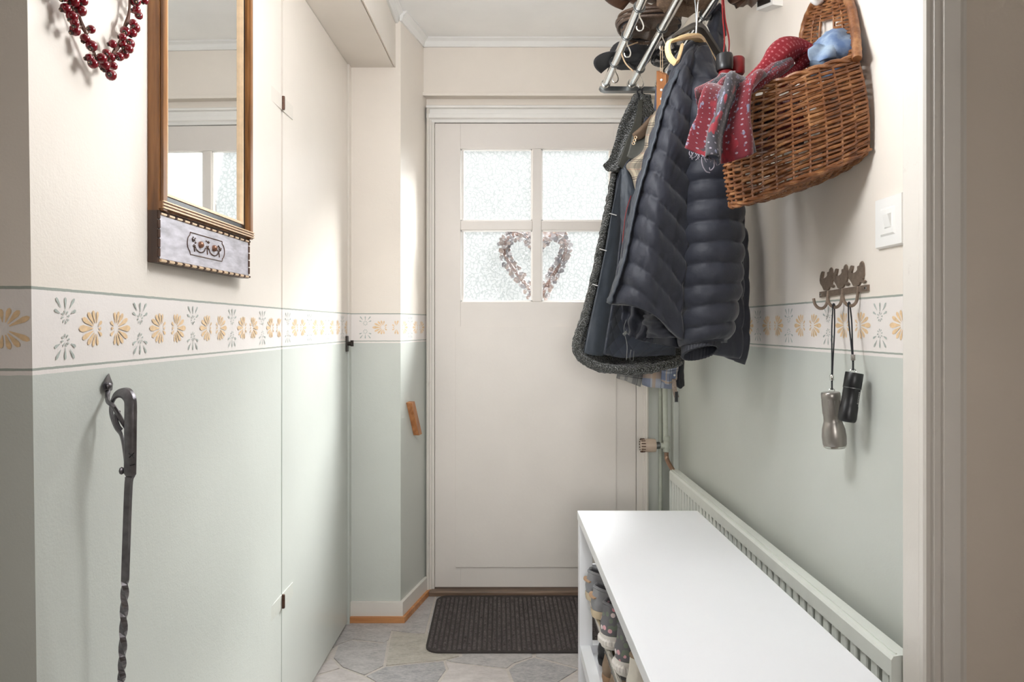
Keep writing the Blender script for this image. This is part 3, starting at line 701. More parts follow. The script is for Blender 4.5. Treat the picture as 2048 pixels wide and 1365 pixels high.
# ---------------------------------------------------------------- shoe bench
BX0, BX1, BY0, BY1, BZ = .247, .626, .98, 2.153, .57
bn = thing('shoe_bench', 'long white shoe bench with chrome rods standing before the radiator', 'bench', (.436, 1.56, 0))
MB().box((BX0, BY0, BZ-.028), (BX1, BY1, BZ), bev=.002).build('bench_top', M['lam'], bn)
for x in (BX0+.002, BX1-.042):
    for y in (BY0+.002, BY1-.042): MB().box((x, y, 0), (x+.04, y+.04, BZ-.028), bev=.0015).build('leg', M['lam'], bn)
for x in (BX0+.004, BX1-.036): MB().box((x, BY0+.042, .128), (x+.032, BY1-.042, .164), bev=.0015).build('side_rail', M['lam'], bn)
for y in (BY0+.004, BY1-.040): MB().box((BX0+.042, y, .128), (BX1-.042, y+.034, .164), bev=.0015).build('end_rail', M['lam'], bn)
MB().box((BX0+.036, BY0+.04, .128), (BX1-.036, BY1-.04, .138)).build('lower_shelf', M['lam'], bn)
for x, z in ((.277, .326), (.598, .40), (.47, .326)):
    MB().tube([(x, BY0+.03, z), (x, BY1-.03, z)], .0085, 12).build('chrome_rod', M['chrome'], bn, True)
for z in (.326, .40):
    MB().box((BX0+.042, BY1-.032, z-.011), (BX1-.042, BY1-.022, z+.011)).box((BX0+.042, BY0+.022, z-.011), (BX1-.042, BY0+.032, z+.011)).build('rod_holder', M['lam'], bn)
# ---------------------------------------------------------------- shoes
def shoe(label, pos, pitch, yaw, mats, group, sole_h=.022, chunky=False, laces=True, tab=None, L=.265, floral=None, boot=0):
    """heel at the local origin, toe along +x"""
    up, so, li, la = mats
    t = thing('shoe', label, 'shoe', pos, group)
    R = Matrix.Rotation(yaw, 3, 'Z') @ Matrix.Rotation(pitch, 3, 'Y'); O = Vector(pos)
    T = lambda x, y, z: O+R @ Vector((x, y, z))
    prof = [(0, .006), (.006, .020), (.02, .030), (.05, .0345), (.09, .034), (.13, .037), (.17, .044), (.20, .0465), (.23, .040), (.25, .028), (.262, .012), (.265, .004)]
    prof = [(x*L/.265, w) for x, w in prof]
    out = [(x, w) for x, w in prof]+[(x, -w) for x, w in prof[::-1]]
    b = MB(); k = len(out)
    def ring(g, z): return [T(x+(g if 0 < x < L*.5 else 0)*0-(.003*g if x < .03 else -.003*g if x > L-.03 else 0), y*(1+.09*g), z) for x, y in out]
    r0, r1, r2 = ring(.2, 0), ring(1.0, sole_h*.5), ring(.7, sole_h)
    b.add(r0+r1+r2, [list(range(k))[::-1], list(range(2*k, 3*k))]+[[q*k+i, q*k+(i+1) % k, (q+1)*k+(i+1) % k, (q+1)*k+i] for q in (0, 1) for i in range(k)])
    if chunky:
        for i in range(k):
            a, c = r1[i], r1[(i+1) % k]
            for f in (.2, .7): b.ball(a.lerp(c, f), .0075, 6, 0, (1, 1, 1.3))
    b.build('sole', so, t, True)
    W_ = lambda x: np.interp(x, [p[0] for p in prof], [p[1] for p in prof])
    hc = .052+boot
    # heel cup: a wall running from one side round the heel to the other
    seq = [(.135, 1), (.09, 1), (.05, 1), (.02, 1), (.006, 1), (-.001, 0), (.006, -1), (.02, -1), (.05, -1), (.09, -1), (.135, -1)]
    def row(z, inn, bump=0): return [T(x*L/.265+(inn if x < .02 else 0), s*(W_(x*L/.265)-inn*.9), z+(bump if x < .03 else 0)) for x, s in seq]
    sheet('heel_cup', t, [row(sole_h-.003, .0), row(sole_h+.02, -.002), row(sole_h+.042, .003), row(sole_h+hc, .006, .008)], up, 33, 10, thick=.004, closed=False, face=tuple(R @ Vector((0, 0, 0))-R @ Vector((1, 0, 0))))
    rim = crv(row(sole_h+hc, .008, .008), 33); MB().tube(rim, .0045, 7).build('collar', li if tab is None else up, t, True)
    # forefoot
    rows = []
    for x, h in ((.085, .070+boot*.6), (.11, .066+boot*.3), (.14, .056), (.17, .047), (.20, .040), (.23, .033), (.252, .022), (.264, .006)):
        x2 = x*L/.265; w = W_(x2); x3 = max(.0, x-.085)
        rows.append([T(x2, -w*math.cos(a), sole_h-.003+h*(math.sin(a)**.75 if math.sin(a) > 0 else 0)) for a in np.linspace(0, math.pi, 9)])
    fu = up if floral is None else floral
    sheet('vamp', t, rows, fu, 21, 24, thick=.0035, face=tuple(R @ Vector((0, 0, 1))))
    b = MB(); b.prism([(0, 0), (1, 0), (1, 1)], 0, 1); b = MB()
    ins = [(x*.96+.004, y*.86) for x, y in out]; b.add([T(x, y, sole_h+.004) for x, y in ins]+[T(x, y, sole_h+.001) for x, y in ins], [list(range(k)), list(range(k, 2*k))[::-1]]+[[i, (i+1) % k, k+(i+1) % k, k+i] for i in range(k)])
    b.build('insole', li, t)
    sheet('tongue', t, [[T(.078, -.017, sole_h+.072+boot), T(.078, 0, sole_h+.080+boot), T(.078, .017, sole_h+.072+boot)], [T(.11, -.02, sole_h+.066), T(.11, 0, sole_h+.071), T(.11, .02, sole_h+.066)], [T(.15, -.016, sole_h+.052), T(.15, 0, sole_h+.055), T(.15, .016, sole_h+.052)]], la, 8, 10, thick=.004, face=tuple(R @ Vector((0, 0, 1))))
    if laces:
        b = MB()
        for x, z in ((.095, .074), (.112, .069), (.129, .064), (.146, .058)):
            b.tube(crv([T(x, -.026, sole_h+z-.014), T(x+.005, 0, sole_h+z+.003), T(x, .026, sole_h+z-.014)], 7), .0022, 6)
        b.tube(crv([T(.09, 0, sole_h+.077), T(.085, .02, sole_h+.088), T(.09, .034, sole_h+.07), T(.095, .012, sole_h+.076), T(.09, -.02, sole_h+.087), T(.095, -.036, sole_h+.066)], 18), .002, 6)
        b.build('laces', la, t, True)
    if tab:
        b = MB(); r = crv(row(sole_h+.036, -.0025), 33)
        b.tube(r[13:21], .006, 6, flat=.35); b.build('heel_strap', tab, t, True)
    return t
S = lambda n, c, r=.65, v=.1: simple(n, c, r, var=v, vs=60, bs=.25, bscale=350)
greyc, beiges, brownl = S('grey canvas', (146, 146, 150)), S('beige rubber', (206, 188, 160), .6), S('brown lining', (96, 62, 52), .7)
tant = S('tan leather', (192, 156, 124), .5); whites = S('white rubber', (226, 220, 214), .55, .04); dgrey = S('dark grey mesh', (112, 110, 115)); blk = S('black leather', (44, 42, 44), .45)
offw = S('off white leather', (226, 219, 208), .5, .05); taupe = S('taupe suede', (150, 128, 108)); pinkl = S('pink lining', (206, 160, 168)); midg = S('mid grey mesh', (110, 106, 106))
t = NT('floral print canvas'); co = t.coord('Object'); vd = t.voro(co, 72); vc = t.voro(co, 72, 'F1', 'Color'); sx = t.n('ShaderNodeSeparateColor'); t.l(vc, sx.inputs[0])
fl = t.mix(sx.outputs[0], lin((226, 150, 165)), lin((232, 226, 224))); fl = t.mix(t.math('GREATER_THAN', sx.outputs[1], .62), fl, lin((120, 130, 116)))
t.base(t.mix(t.math('LESS_THAN', vd, .42), lin((112, 110, 114)), fl)); t.rough(.7); floral = t.m
G1 = 'shoes on the upper rods of the bench'
shoe('grey canvas lace up sneaker on the upper rods, farthest from the camera', (.262, 2.045, .3355), .0, .05, (greyc, beiges, brownl, greyc), G1, tab=tant)
shoe('grey canvas sneaker with tan heel strap and beige sole, nearer of the grey pair', (.262, 1.925, .3355), .0, -.04, (greyc, beiges, brownl, greyc), G1, tab=tant)
shoe('grey sneaker with pink floral print and knobbly white sole, farther of that pair', (.262, 1.745, .3355), .0, .05, (floral, whites, dgrey, dgrey), G1, .034, True, False, floral=dgrey, boot=.015)
shoe('floral grey sneaker with knobbly white sole, nearer of that pair beside white shoe', (.276, 1.615, .3355), .0, -.05, (floral, whites, dgrey, dgrey), G1, .034, True, False, floral=dgrey, boot=.015)
shoe('plain off white leather shoe on the rods next to the floral pair', (.280, 1.485, .3355), .0, .03, (offw, offw, taupe, offw), G1, .02, False, False, boot=.02)
shoe('off white leather shoe with pink inside, nearest on the upper rods', (.284, 1.36, .3355), .0, -.03, (offw, offw, pinkl, offw), G1, .02, False, False, boot=.01)
G2 = 'shoes on the lower shelf of the bench'
shoe('black shoe on the lower shelf in the far corner of the bench', (.300, 2.05, .1385), .0, .04, (blk, blk, blk, blk), G2)
shoe('taupe suede shoe with tan sole on the lower shelf behind the dark grey shoe', (.296, 1.94, .1385), .0, -.03, (taupe, tant, midg, midg), G2, .026)
shoe('taupe suede shoe on the lower shelf close beside the dark grey shoe', (.296, 1.825, .1385), .0, .03, (taupe, tant, midg, midg), G2, .026)
shoe('dark grey slip on shoe with black inside on the lower shelf', (.296, 1.715, .1385), .0, -.04, (dgrey, blk, blk, dgrey), G2, .018, False, False)
# ---------------------------------------------------------------- fabrics
def plaid(name, base, stripes, sc_=(6, 6), rough=.8):
    """woven checks from the cloth's own grid: stripes = [(offset, width, colour, strength)] in both directions"""
    t = NT(name); u = t.n('ShaderNodeUVMap'); x = t.n('ShaderNodeSeparateXYZ'); t.l(u.outputs[0], x.inputs[0]); col = lin(base)
    for off, wd_, c, st in stripes:
        for ax in (0, 1):
            f = t.math('FRACT', t.math('ADD', t.math('MULTIPLY', x.outputs[ax], sc_[ax]), off))
            k = t.math('MULTIPLY', t.math('LESS_THAN', f, wd_), st); col = t.mix(k, col, lin(c))
    t.base(col); t.rough(rough); t.bump(t.noise(t.coord('Object'), 400, 2), .2, .001); return t.m
M['tartan'] = plaid('beige tartan lining', (176, 164, 142), [(0, .34, (120, 112, 100), .75), (.12, .05, (46, 42, 44), .8), (.22, .04, (46, 42, 44), .8), (.62, .03, (150, 70, 60), .5)], (2.2, 4.5))
M['plaid'] = plaid('blue grey plaid', (178, 182, 194), [(0, .40, (112, 122, 150), .7), (.55, .10, (190, 164, 138), .7), (.18, .05, (66, 74, 96), .7)], (1.6, 1.6))
M['plaid2'] = plaid('grey check', (160, 158, 154), [(0, .35, (110, 110, 112), .7), (.6, .08, (70, 70, 74), .7)], (3, 3))
t = NT('olive fleece'); co = t.coord('Object'); v = t.voro(co, 190); n1 = t.noise(co, 40, 4)
t.base(t.mix(t.ramp(v, .1, .7), lin((74, 75, 63)), lin((30, 32, 27)))); t.rough(.95); t.bump(t.math('ADD', t.math('SUBTRACT', 1.0, v), n1), .95, .012); t.b.inputs['Sheen Weight'].default_value = .5; M['fleece'] = t.m
t = NT('diamond quilted lining'); u = t.n('ShaderNodeUVMap'); x = t.n('ShaderNodeSeparateXYZ'); t.l(u.outputs[0], x.inputs[0])
a = t.math('ADD', t.math('MULTIPLY', x.outputs[0], 5), t.math('MULTIPLY', x.outputs[1], 16)); b_ = t.math('SUBTRACT', t.math('MULTIPLY', x.outputs[0], 5), t.math('MULTIPLY', x.outputs[1], 16))
hh_ = t.math('MULTIPLY', t.math('POWER', t.math('ABSOLUTE', t.math('SINE', t.math('MULTIPLY', a, 3.1416))), .4), t.math('POWER', t.math('ABSOLUTE', t.math('SINE', t.math('MULTIPLY', b_, 3.1416))), .4))
t.base(lin((50, 54, 64))); t.rough(.5); t.bump(hh_, .5, .006); M['quilt'] = t.m
M['cord'] = simple('brown corduroy', (104, 84, 66), .8, var=.15, vs=60, bs=.4, bscale=300)
M['wax'] = simple('waxed olive cotton', (74, 74, 68), .55, var=.15, vs=30)
M['ribb'] = simple('dark elastic cuff', (34, 36, 44), .6, var=.1, vs=60)
# ---------------------------------------------------------------- coat rack
ZR, YR_0, YR_1 = 2.046, 1.42, 2.53
rk = thing('coat_rack', 'chrome tube hat and coat rack high on the right wall', 'coat rack', (.58, 1.97, ZR))
TX = (.393, .489, .592)
for x in TX:
    MB().tube([(x, YR_0, ZR), (x, YR_1, ZR)], .0135, 16).build('tube', M['chrome'], rk, True)
for y in (YR_0, YR_1):
    b = MB(); pl = [(.372, 0), (.378, -.0085), (.392, -.0135), (XR-.001, -.0135), (XR-.001, .0), (.372, .004)]
    b.hull2([(x, y-.014, ZR-.012+z) for x, z in pl], [(x, y+.014, ZR-.012+z) for x, z in pl]); b.build('end_bar', M['steel'], rk)
    MB().box((XR-.012, y-.03, ZR-.06), (XR-.0005, y+.03, ZR+.14), bev=.003).build('wall_plate', M['steel'], rk)
    for x in TX:
        s_ = -1 if y == YR_1 else 1
        MB().lathe([(.0165, 0), (.018, .002), (.018, .014), (.0150, .018)], (x, y+(.002 if s_ > 0 else -.004), ZR), (0, s_, 0), 16).build('end_cap', M['chrome'], rk, True)
def ring_y(py): return F*(ZR-ZC)/(PY-py)
RINGS = [(TX[0], 14), (TX[0], 71), (TX[0], 126), (TX[1], 56), (TX[1], 137), (TX[2], 143), (TX[2], 30), (TX[1], -60), (TX[0], -60)]
for x, py in RINGS:
    y = ring_y(py); c = Vector((x, y, ZR))
    rg = MB().tube([c+Vector((math.cos(a), 0, math.sin(a)))*.0158 for a in np.linspace(0, 2*math.pi, 20, endpoint=False)], .0022, 6, closed=True).build('ring', M['steel'], rk, True)
    z = ZR-.0155
    hkpts = [(x, y, z), (x+.001, y, z-.012), (x+.007, y-.002, z-.026), (x+.011, y-.003, z-.040), (x+.007, y-.004, z-.051), (x-.002, y-.004, z-.053), (x-.008, y-.003, z-.047), (x-.008, y-.002, z-.040)]
    MB().tube(crv(hkpts, 18), .0022, 6).build('hook', M['chrome'], rg, True)
# ---------------------------------------------------------------- hats on the rack
def hat(name, label, c, rx, ry, h, m, brim=None, seed=0, crumple=.006, band=None, mb=None):
    t = thing(name, label, 'cap' if 'cap' in name else 'hat', c, 'hats on the coat rack'); c = Vector(c)
    V = []; Fc = []; n = 32; kk = 12
    prof = [(.0, -.02), (.6, -.02), (.97, .0), (1.03, .12), (1.0, .35), (.93, .6), (.78, .82), (.5, .96), (.2, 1.0), (.0, 1.0)]
    pr = cr(prof, kk)
    for i in range(kk):
        for k in range(n):
            a = 2*math.pi*k/n; r, z = pr[i]
            d = 1+crumple*8*nz(math.cos(a)*1.7+seed, math.sin(a)*1.7, z*2)+.03*abs(math.cos(3*a))*r
            V.append(c+Vector((rx*r*d*math.cos(a), ry*r*d*math.sin(a), h*z+crumple*1.5*nz(math.cos(a)*3, math.sin(a)*3, seed+z*3)+.002)))
    for i in range(kk-1):
        for k in range(n): Fc.append([i*n+k, i*n+(k+1) % n, (i+1)*n+(k+1) % n, (i+1)*n+k])
    mesh('crown', V, Fc, m, t, True)
    if brim:
        a0, ln, drop = brim; rows = []
        for s in (0, .35, .7, 1):
            rows.append([c+Vector((math.cos(a0+w)*(rx*.97+ln*s*math.cos(w*.8)), math.sin(a0+w)*(ry*.97+ln*s*math.cos(w*.8)), .012-drop*s*s-.012*(w*1.1)**2*s)) for w in np.linspace(-.95, .95, 9)])
        sheet('peak', t, rows, mb or m, 18, 8, thick=.004, face=(0, 0, 1))
    if band is not None:
        MB().tube([c+Vector((rx*1.035*math.cos(a), ry*1.035*math.sin(a), h*.12)) for a in np.linspace(0, 2*math.pi, 30, endpoint=False)], .006, 6, closed=True, flat=.5).build('band', band, t, True)
    return t
zt = ZR+.022
hat1 = hat('cap', 'black cap with smooth drooping peak at the door end of the rack', (.452, 2.37, zt), .068, .080, .07, M['black'], (math.pi*1.1, .06, .008), 1, .004)
t = NT('black satin check'); u = t.coord('Object'); v = t.voro(u, 26); n1 = t.noise(u, 30, 4)
t.base(t.mix(t.ramp(n1, .52, .60), lin((34, 34, 38)), lin((176, 172, 170)))); t.rough(.3); M['satin'] = t.m
hat('cap', 'black and silver patterned cap low behind the middle rack tube', (.580, 2.34, zt), .050, .085, .075, M['satin'], None, 4, .012, M['black'])
leath = simple('brown leather', (92, 62, 44), .4, var=.3, vs=30, bs=.2, bscale=150)
tweed = simple('brown tweed', (128, 104, 84), .85, var=.3, vs=160, bs=.4, bscale=300)
straw = simple('dark woven leather', (86, 68, 56), .5, var=.45, vs=220, bs=.6, bscale=200)
h2 = hat('woven_hat', 'dark woven hat with layered brim edges on the outer tube of the rack', (.47, 2.115, zt+.004), .084, .088, .06, straw, None, 7, .010, M['black'])
b_i = 0
for rr, zz in ((.100, .010), (.104, .022), (.098, .034)):
    MB().tube([Vector((.47+rr*math.cos(a)*(1-.16*(math.cos(a) > 0)), 2.115+rr*math.sin(a), zt+zz+.008*math.sin(2*a+rr*80))) for a in np.linspace(0, 2*math.pi, 40, endpoint=False)], .0052, 6, closed=True).build('brim_layer', straw, h2, True)
hat('cap', 'smooth brown leather cap on top of the woven hat at the left', (.452, 2.06, zt+.095), .095, .095, .08, leath, (math.pi*.95, .05, .0), 9, .006)
hat('cap', 'brown tweed flat cap between the rack tubes above the other hats', (.535, 1.955, zt+.008), .078, .092, .085, tweed, (math.pi*1.4, .05, .004), 12, .010)
hat('cap', 'dark leather cap tucked against the wall behind the hangers', (.692, 1.88, zt), .050, .080, .08, leath, None, 15, .012, M['black'])
cordl = props(MB().tube(crv([(.448, 2.20, zt+.0), W(1243, 98, 2.21), W(1244, 110, 2.21), W(1252, 128, 2.21), W(1266, 142, 2.20)], 16), .0022, 6).build('hat_cord', M['giltl'], None, True), 'thin pale cord hanging in a curve below the hats', 'cord')
# ---------------------------------------------------------------- hangers
def hanger(label, px, m, hook_m, dy, r, tip, Lc):
    t = thing('coat_hanger', label, 'hanger', W(px[1][0], px[1][1], px[1][2]))
    b = MB(); P = crv([W(*p) for p in px], 30); b.tube(P, [r*(.75+.5*math.sin(math.pi*i/29)) for i in range(30)], 8, flat=.55); b.build('shoulder', m, t, True)
    h = W(*px[2]); tx = TX[1]
    q = [h, Vector((h.x+(tx+.020-h.x)*.35, h.y, h.z+(ZR-h.z)*.45)), Vector((tx+.0185, h.y, ZR-.018))]+[Vector((tx+.0178*math.cos(e), h.y, ZR+.0178*math.sin(e))) for e in np.linspace(0, 3.9, 10)]
    MB().tube(crv(q, 34), .0020, 7).build('wire_hook', hook_m, t, True)
    b = MB(); b.tube(crv([W(*p) for p in tip], 12), r*.8, 7, flat=.5); b.build('curved_tip', m, t, True)
    return t
hanger('dark grey plastic coat hanger above the navy puffer jacket', [(1350, 72, 1.68), (1368, 62, 1.72), (1393, 52, 1.78), (1412, 72, 1.84), (1444, 118, 1.93)], M['hangb'], M['steel'], 0, .0125, [(1350, 71, 1.68), (1341, 77, 1.67), (1339, 90, 1.67), (1343, 100, 1.67)], 0)
hanger('pale varnished wooden coat hanger with a curved end holding the navy puffer', [(1350, 80, 1.62), (1368, 75, 1.66), (1392, 74, 1.72), (1406, 90, 1.79), (1436, 138, 1.88)], M['creamw'], M['chrome'], 0, .0115, [(1352, 80, 1.62), (1338, 84, 1.61), (1335, 98, 1.61), (1340, 115, 1.61), (1352, 126, 1.61), (1360, 108, 1.62), (1364, 92, 1.63)], 0)
# ---------------------------------------------------------------- wooden strip hung by a string
wh = thing('wooden_strip', 'flat brown wooden strip with pale studs hanging by string from the rack', 'strip', W(1322, 180, 2.03))
b = MB(); fr = [(1313, 142), (1332, 150), (1332, 232), (1313, 236)]
b.hull2([W(x, y, 2.03) for x, y in fr], [W(x+6, y-1, 2.045) for x, y in fr]); b.build('board', M['wood2'], wh)
for y in (160, 180, 198, 216): MB().ball(W(1323, y, 2.029), .0042, 8, 0, (1, .5, 1)).build('stud', M['plastic'], wh, True)
MB().tube([W(1321, 145, 2.037), W(1321, 92, 2.037), Vector((TX[1], ring_y(56), ZR-.068))], .0009, 5).tube([W(1325, 147, 2.037), W(1325, 92, 2.037), Vector((TX[1], ring_y(56), ZR-.068))], .0009, 5).build('string', M['giltl'], wh)
# ---------------------------------------------------------------- sherpa coat
def R_(pts): return [W(*p) for p in pts]
sp = thing('fleece_coat', 'dark olive fleece coat with navy quilted lining hanging nearest the door', 'coat', W(1280, 180, 2.44))
fold = lambda u, v: .008*math.sin(u*9+v*2)*min(1, v*3)+.004*nz(u*5, v*9, 2)
sheet('fleece_shell', sp, [R_([(1272, 188, 2.44), (1280, 186, 2.45), (1290, 188, 2.45), (1296, 192, 2.44)]),
    R_([(1246, 250, 2.42), (1270, 252, 2.47), (1295, 245, 2.47), (1312, 240, 2.45)]), R_([(1230, 330, 2.40), (1265, 330, 2.5), (1310, 330, 2.5), (1340, 330, 2.46)]),
    R_([(1207, 440, 2.37), (1255, 440, 2.51), (1310, 440, 2.52), (1360, 440, 2.46)]), R_([(1187, 550, 2.35), (1250, 550, 2.50), (1310, 550, 2.52), (1368, 550, 2.45)]),
    R_([(1166, 640, 2.33), (1240, 640, 2.48), (1310, 640, 2.50), (1372, 640, 2.44)]), R_([(1151, 690, 2.31), (1235, 705, 2.42), (1310, 705, 2.44), (1372, 690, 2.42)]),
    R_([(1158, 718, 2.30), (1200, 738, 2.34), (1280, 743, 2.36), (1368, 724, 2.38)])], M['fleece'], 44, 90, fold, .012, rough=.006, seed=1)
# turned back fleece edge down the front opening
b = MB(); edge = crv(R_([(1228, 345, 2.385), (1216, 420, 2.37), (1203, 480, 2.355), (1190, 550, 2.345), (1168, 640, 2.325), (1153, 688, 2.305), (1160, 712, 2.30), (1185, 729, 2.31), (1230, 739, 2.33), (1290, 740, 2.35), (1360, 724, 2.38)]), 110)
rs = np.random.RandomState(5)
b.tube([p+Vector(rs.uniform(-.0016, .0016, 3)) for p in edge], [(.008+.007*min(1, i/45))*(1+.10*rs.rand()) for i in range(110)], 14); b.build('fleece_edge', M['fleece'], sp, True, False)
sheet('quilted_lining', sp, [R_([(1262, 290, 2.40), (1280, 300, 2.42), (1300, 300, 2.42)]), R_([(1236, 350, 2.375), (1258, 350, 2.42), (1310, 350, 2.43)]),
    R_([(1222, 440, 2.355), (1250, 440, 2.43), (1330, 440, 2.44)]), R_([(1200, 560, 2.33), (1245, 560, 2.42), (1350, 560, 2.43)]),
    R_([(1178, 650, 2.31), (1240, 650, 2.39), (1355, 650, 2.41)]), R_([(1168, 706, 2.295), (1235, 713, 2.345), (1350, 712, 2.38)])], M['quilt'], 30, 60, lambda u, v: .006*math.sin(u*12+v*3)+.004*nz(u*6, v*12, 5), .004)
sheet('facing', sp, [R_([(1244, 330, 2.362), (1252, 334, 2.37), (1258, 338, 2.38)]), R_([(1225, 420, 2.345), (1240, 425, 2.36), (1252, 430, 2.385)]), R_([(1205, 530, 2.325), (1226, 535, 2.34), (1242, 540, 2.375)]),
    R_([(1181, 640, 2.302), (1204, 645, 2.31), (1226, 650, 2.35)]), R_([(1168, 706, 2.287), (1185, 711, 2.292), (1206, 713, 2.32)])], M['lining'], 14, 50, lambda u, v: .003*nz(u*4, v*10, 8), .004)
sheet('collar', sp, [R_([(1274, 190, 2.41), (1280, 186, 2.42), (1288, 188, 2.43)]), R_([(1255, 215, 2.385), (1272, 216, 2.39), (1284, 214, 2.42)]), R_([(1238, 250, 2.37), (1258, 255, 2.37), (1276, 252, 2.40)]),
    R_([(1228, 290, 2.36), (1246, 298, 2.355), (1262, 300, 2.38)]), R_([(1218, 318, 2.355), (1236, 325, 2.35), (1250, 325, 2.37)]), R_([(1206, 331, 2.35), (1222, 342, 2.345), (1240, 343, 2.36)])], M['fleece'], 26, 40, fold, .010, rough=.005, seed=2)
sheet('collar', sp, [R_([(1283, 187, 2.40), (1290, 190, 2.41)]), R_([(1284, 215, 2.385), (1306, 214, 2.42)]), R_([(1276, 245, 2.38), (1300, 240, 2.42)]), R_([(1262, 275, 2.375), (1280, 270, 2.40)])], M['fleece'], 14, 30, None, .010, rough=.005, seed=3)
sheet('collar_lining', sp, [R_([(1278, 200, 2.375), (1286, 200, 2.385)]), R_([(1270, 240, 2.36), (1284, 240, 2.375)]), R_([(1250, 290, 2.345), (1276, 300, 2.365)]), R_([(1236, 330, 2.335), (1262, 350, 2.36)])], M['wax'], 10, 24, None, .003)
hy = Vector((TX[1]+.007, ring_y(137)-.004, ZR-.068))
MB().tube(crv([W(1278, 192, 2.40), W(1275, 182, 2.39), hy, W(1284, 182, 2.40), W(1284, 192, 2.41)], 16), .0028, 6).build('hanging_loop', M['black'], sp, True)
for (x, y) in ((1227, 428), (1207, 499), (1193, 570)):
    yy = 2.322 if y > 540 else (2.330 if y > 480 else 2.342)
    MB().tube([W(x-8, y-1, yy-.004), W(x+6, y+3, yy)], .0016, 6).build('buttonhole', M['plastic'], sp)
# ---------------------------------------------------------------- waxed jacket with tartan lining
wj = thing('waxed_jacket', 'dark waxed jacket with brown collar and beige tartan lining between fleece and puffer', 'jacket', W(1300, 235, 2.2))
sheet('shell', wj, [R_([(1292, 235, 2.15), (1310, 232, 2.2), (1340, 230, 2.2)]), R_([(1262, 310, 2.12), (1300, 320, 2.2), (1370, 320, 2.2)]), R_([(1243, 345, 2.10), (1290, 420, 2.18), (1380, 420, 2.2)]),
    R_([(1240, 460, 2.08), (1290, 500, 2.18), (1380, 500, 2.2)]), R_([(1228, 590, 2.06), (1280, 600, 2.16), (1380, 600, 2.2)]), R_([(1212, 708, 2.05), (1260, 716, 2.12), (1365, 690, 2.18)])], M['quilt'], 26, 60, lambda u, v: .008*math.sin(u*8+v*4)+.005*nz(u*5, v*9, 3), .005)
sheet('collar', wj, [R_([(1264, 268, 2.075), (1280, 254, 2.07), (1304, 228, 2.08)]), R_([(1266, 272, 2.07), (1283, 260, 2.065), (1307, 236, 2.075)]), R_([(1272, 282, 2.08), (1288, 275, 2.08), (1310, 250, 2.09)])], M['cord'], 18, 8, None, .008)
sheet('collar_stand', wj, [R_([(1265, 270, 2.09), (1285, 262, 2.09), (1300, 250, 2.09)]), R_([(1258, 300, 2.085), (1278, 300, 2.085), (1290, 290, 2.085)]), R_([(1254, 312, 2.08), (1266, 318, 2.08), (1284, 308, 2.08)])], M['wax'], 14, 12, None, .005)
for x, y in ((1271, 275), (1269, 281), (1267, 287)):
    c = W(x, y, 2.068); MB().tube([c+Vector((math.cos(a), 0, math.sin(a)))*.004 for a in np.linspace(0, 6.283, 10, endpoint=False)], .0013, 5, closed=True).build('eyelet', M['giltl'], wj, True)
sheet('tartan_lining', wj, [R_([(1310, 222, 2.05), (1320, 216, 2.04), (1330, 212, 2.04)]), R_([(1292, 262, 2.04), (1306, 262, 2.03), (1322, 258, 2.03)]), R_([(1284, 305, 2.035), (1298, 305, 2.025), (1312, 300, 2.025)]), R_([(1252, 330, 2.035), (1275, 330, 2.02), (1304, 328, 2.02)]), R_([(1262, 352, 2.03), (1278, 350, 2.015), (1300, 350, 2.02)]), R_([(1273, 385, 2.02), (1280, 380, 2.01), (1290, 378, 2.01)])], M['tartan'], 16, 36, lambda u, v: .004*math.sin(v*14), .003)
sheet('front_edge', wj, [R_([(1243, 338, 2.055), (1254, 335, 2.05), (1272, 385, 2.05)]), R_([(1242, 365, 2.05), (1256, 370, 2.04), (1276, 400, 2.04)]), R_([(1240, 420, 2.05), (1256, 430, 2.03), (1272, 430, 2.04)]), R_([(1244, 470, 2.05), (1254, 480, 2.03), (1264, 480, 2.04)]), R_([(1246, 530, 2.05), (1250, 530, 2.04), (1256, 530, 2.04)])], M['lining'], 14, 30, lambda u, v: .006*nz(u*6, v*16, 4), .005)
MB().tube(crv([W(1262, 392, 2.02), W(1252, 425, 2.015), W(1247, 465, 2.015), W(1243, 505, 2.02)], 14), .0028, 6, flat=.5).build('red_piping', M['redn'], wj, True)
# ---------------------------------------------------------------- black padded coat behind the puffer
bc = thing('padded_coat', 'black padded coat behind the puffer with only its collar and wall side edge showing', 'coat', (.66, 1.9, 1.9))
sheet('back_panel', bc, [R_([(1428, 24, 2.0), (1436, 16, 1.98), (1446, 28, 2.0)]), R_([(1404, 105, 2.0), (1430, 90, 1.96), (1448, 110, 1.98)]), R_([(1400, 200, 2.0), (1440, 200, 1.96), (1465, 210, 1.98)]), R_([(1400, 400, 2.0), (1450, 400, 1.93), (1481, 415, 1.95)]),
    R_([(1410, 480, 2.0), (1460, 480, 1.92), (1493, 482, 1.93)]), R_([(1415, 600, 2.0), (1460, 610, 1.92), (1497, 610, 1.92)]), R_([(1420, 680, 2.0), (1460, 705, 1.92), (1497, 690, 1.92)]), R_([(1430, 700, 2.0), (1462, 719, 1.92), (1490, 730, 1.92)])], M['navy'], 20, 80, lambda u, v: .010*abs(math.sin(v*math.pi*13))**.6+.004*nz(u*5, v*20, 6), .012)
MB().tube(crv(R_([(1426, 40, 1.985), (1429, 18, 1.97), (1437, 14, 1.97), (1443, 34, 1.98), (1446, 72, 1.98)]), 20), 0.0105, 10).build('collar_roll', M['navy'], bc, True)
MB().tube(crv(R_([(1478, 400, 1.935), (1481, 470, 1.92), (1484, 560, 1.91), (1486, 650, 1.91)]), 16), .004, 6).build('zip', M['blackp'], bc, True)
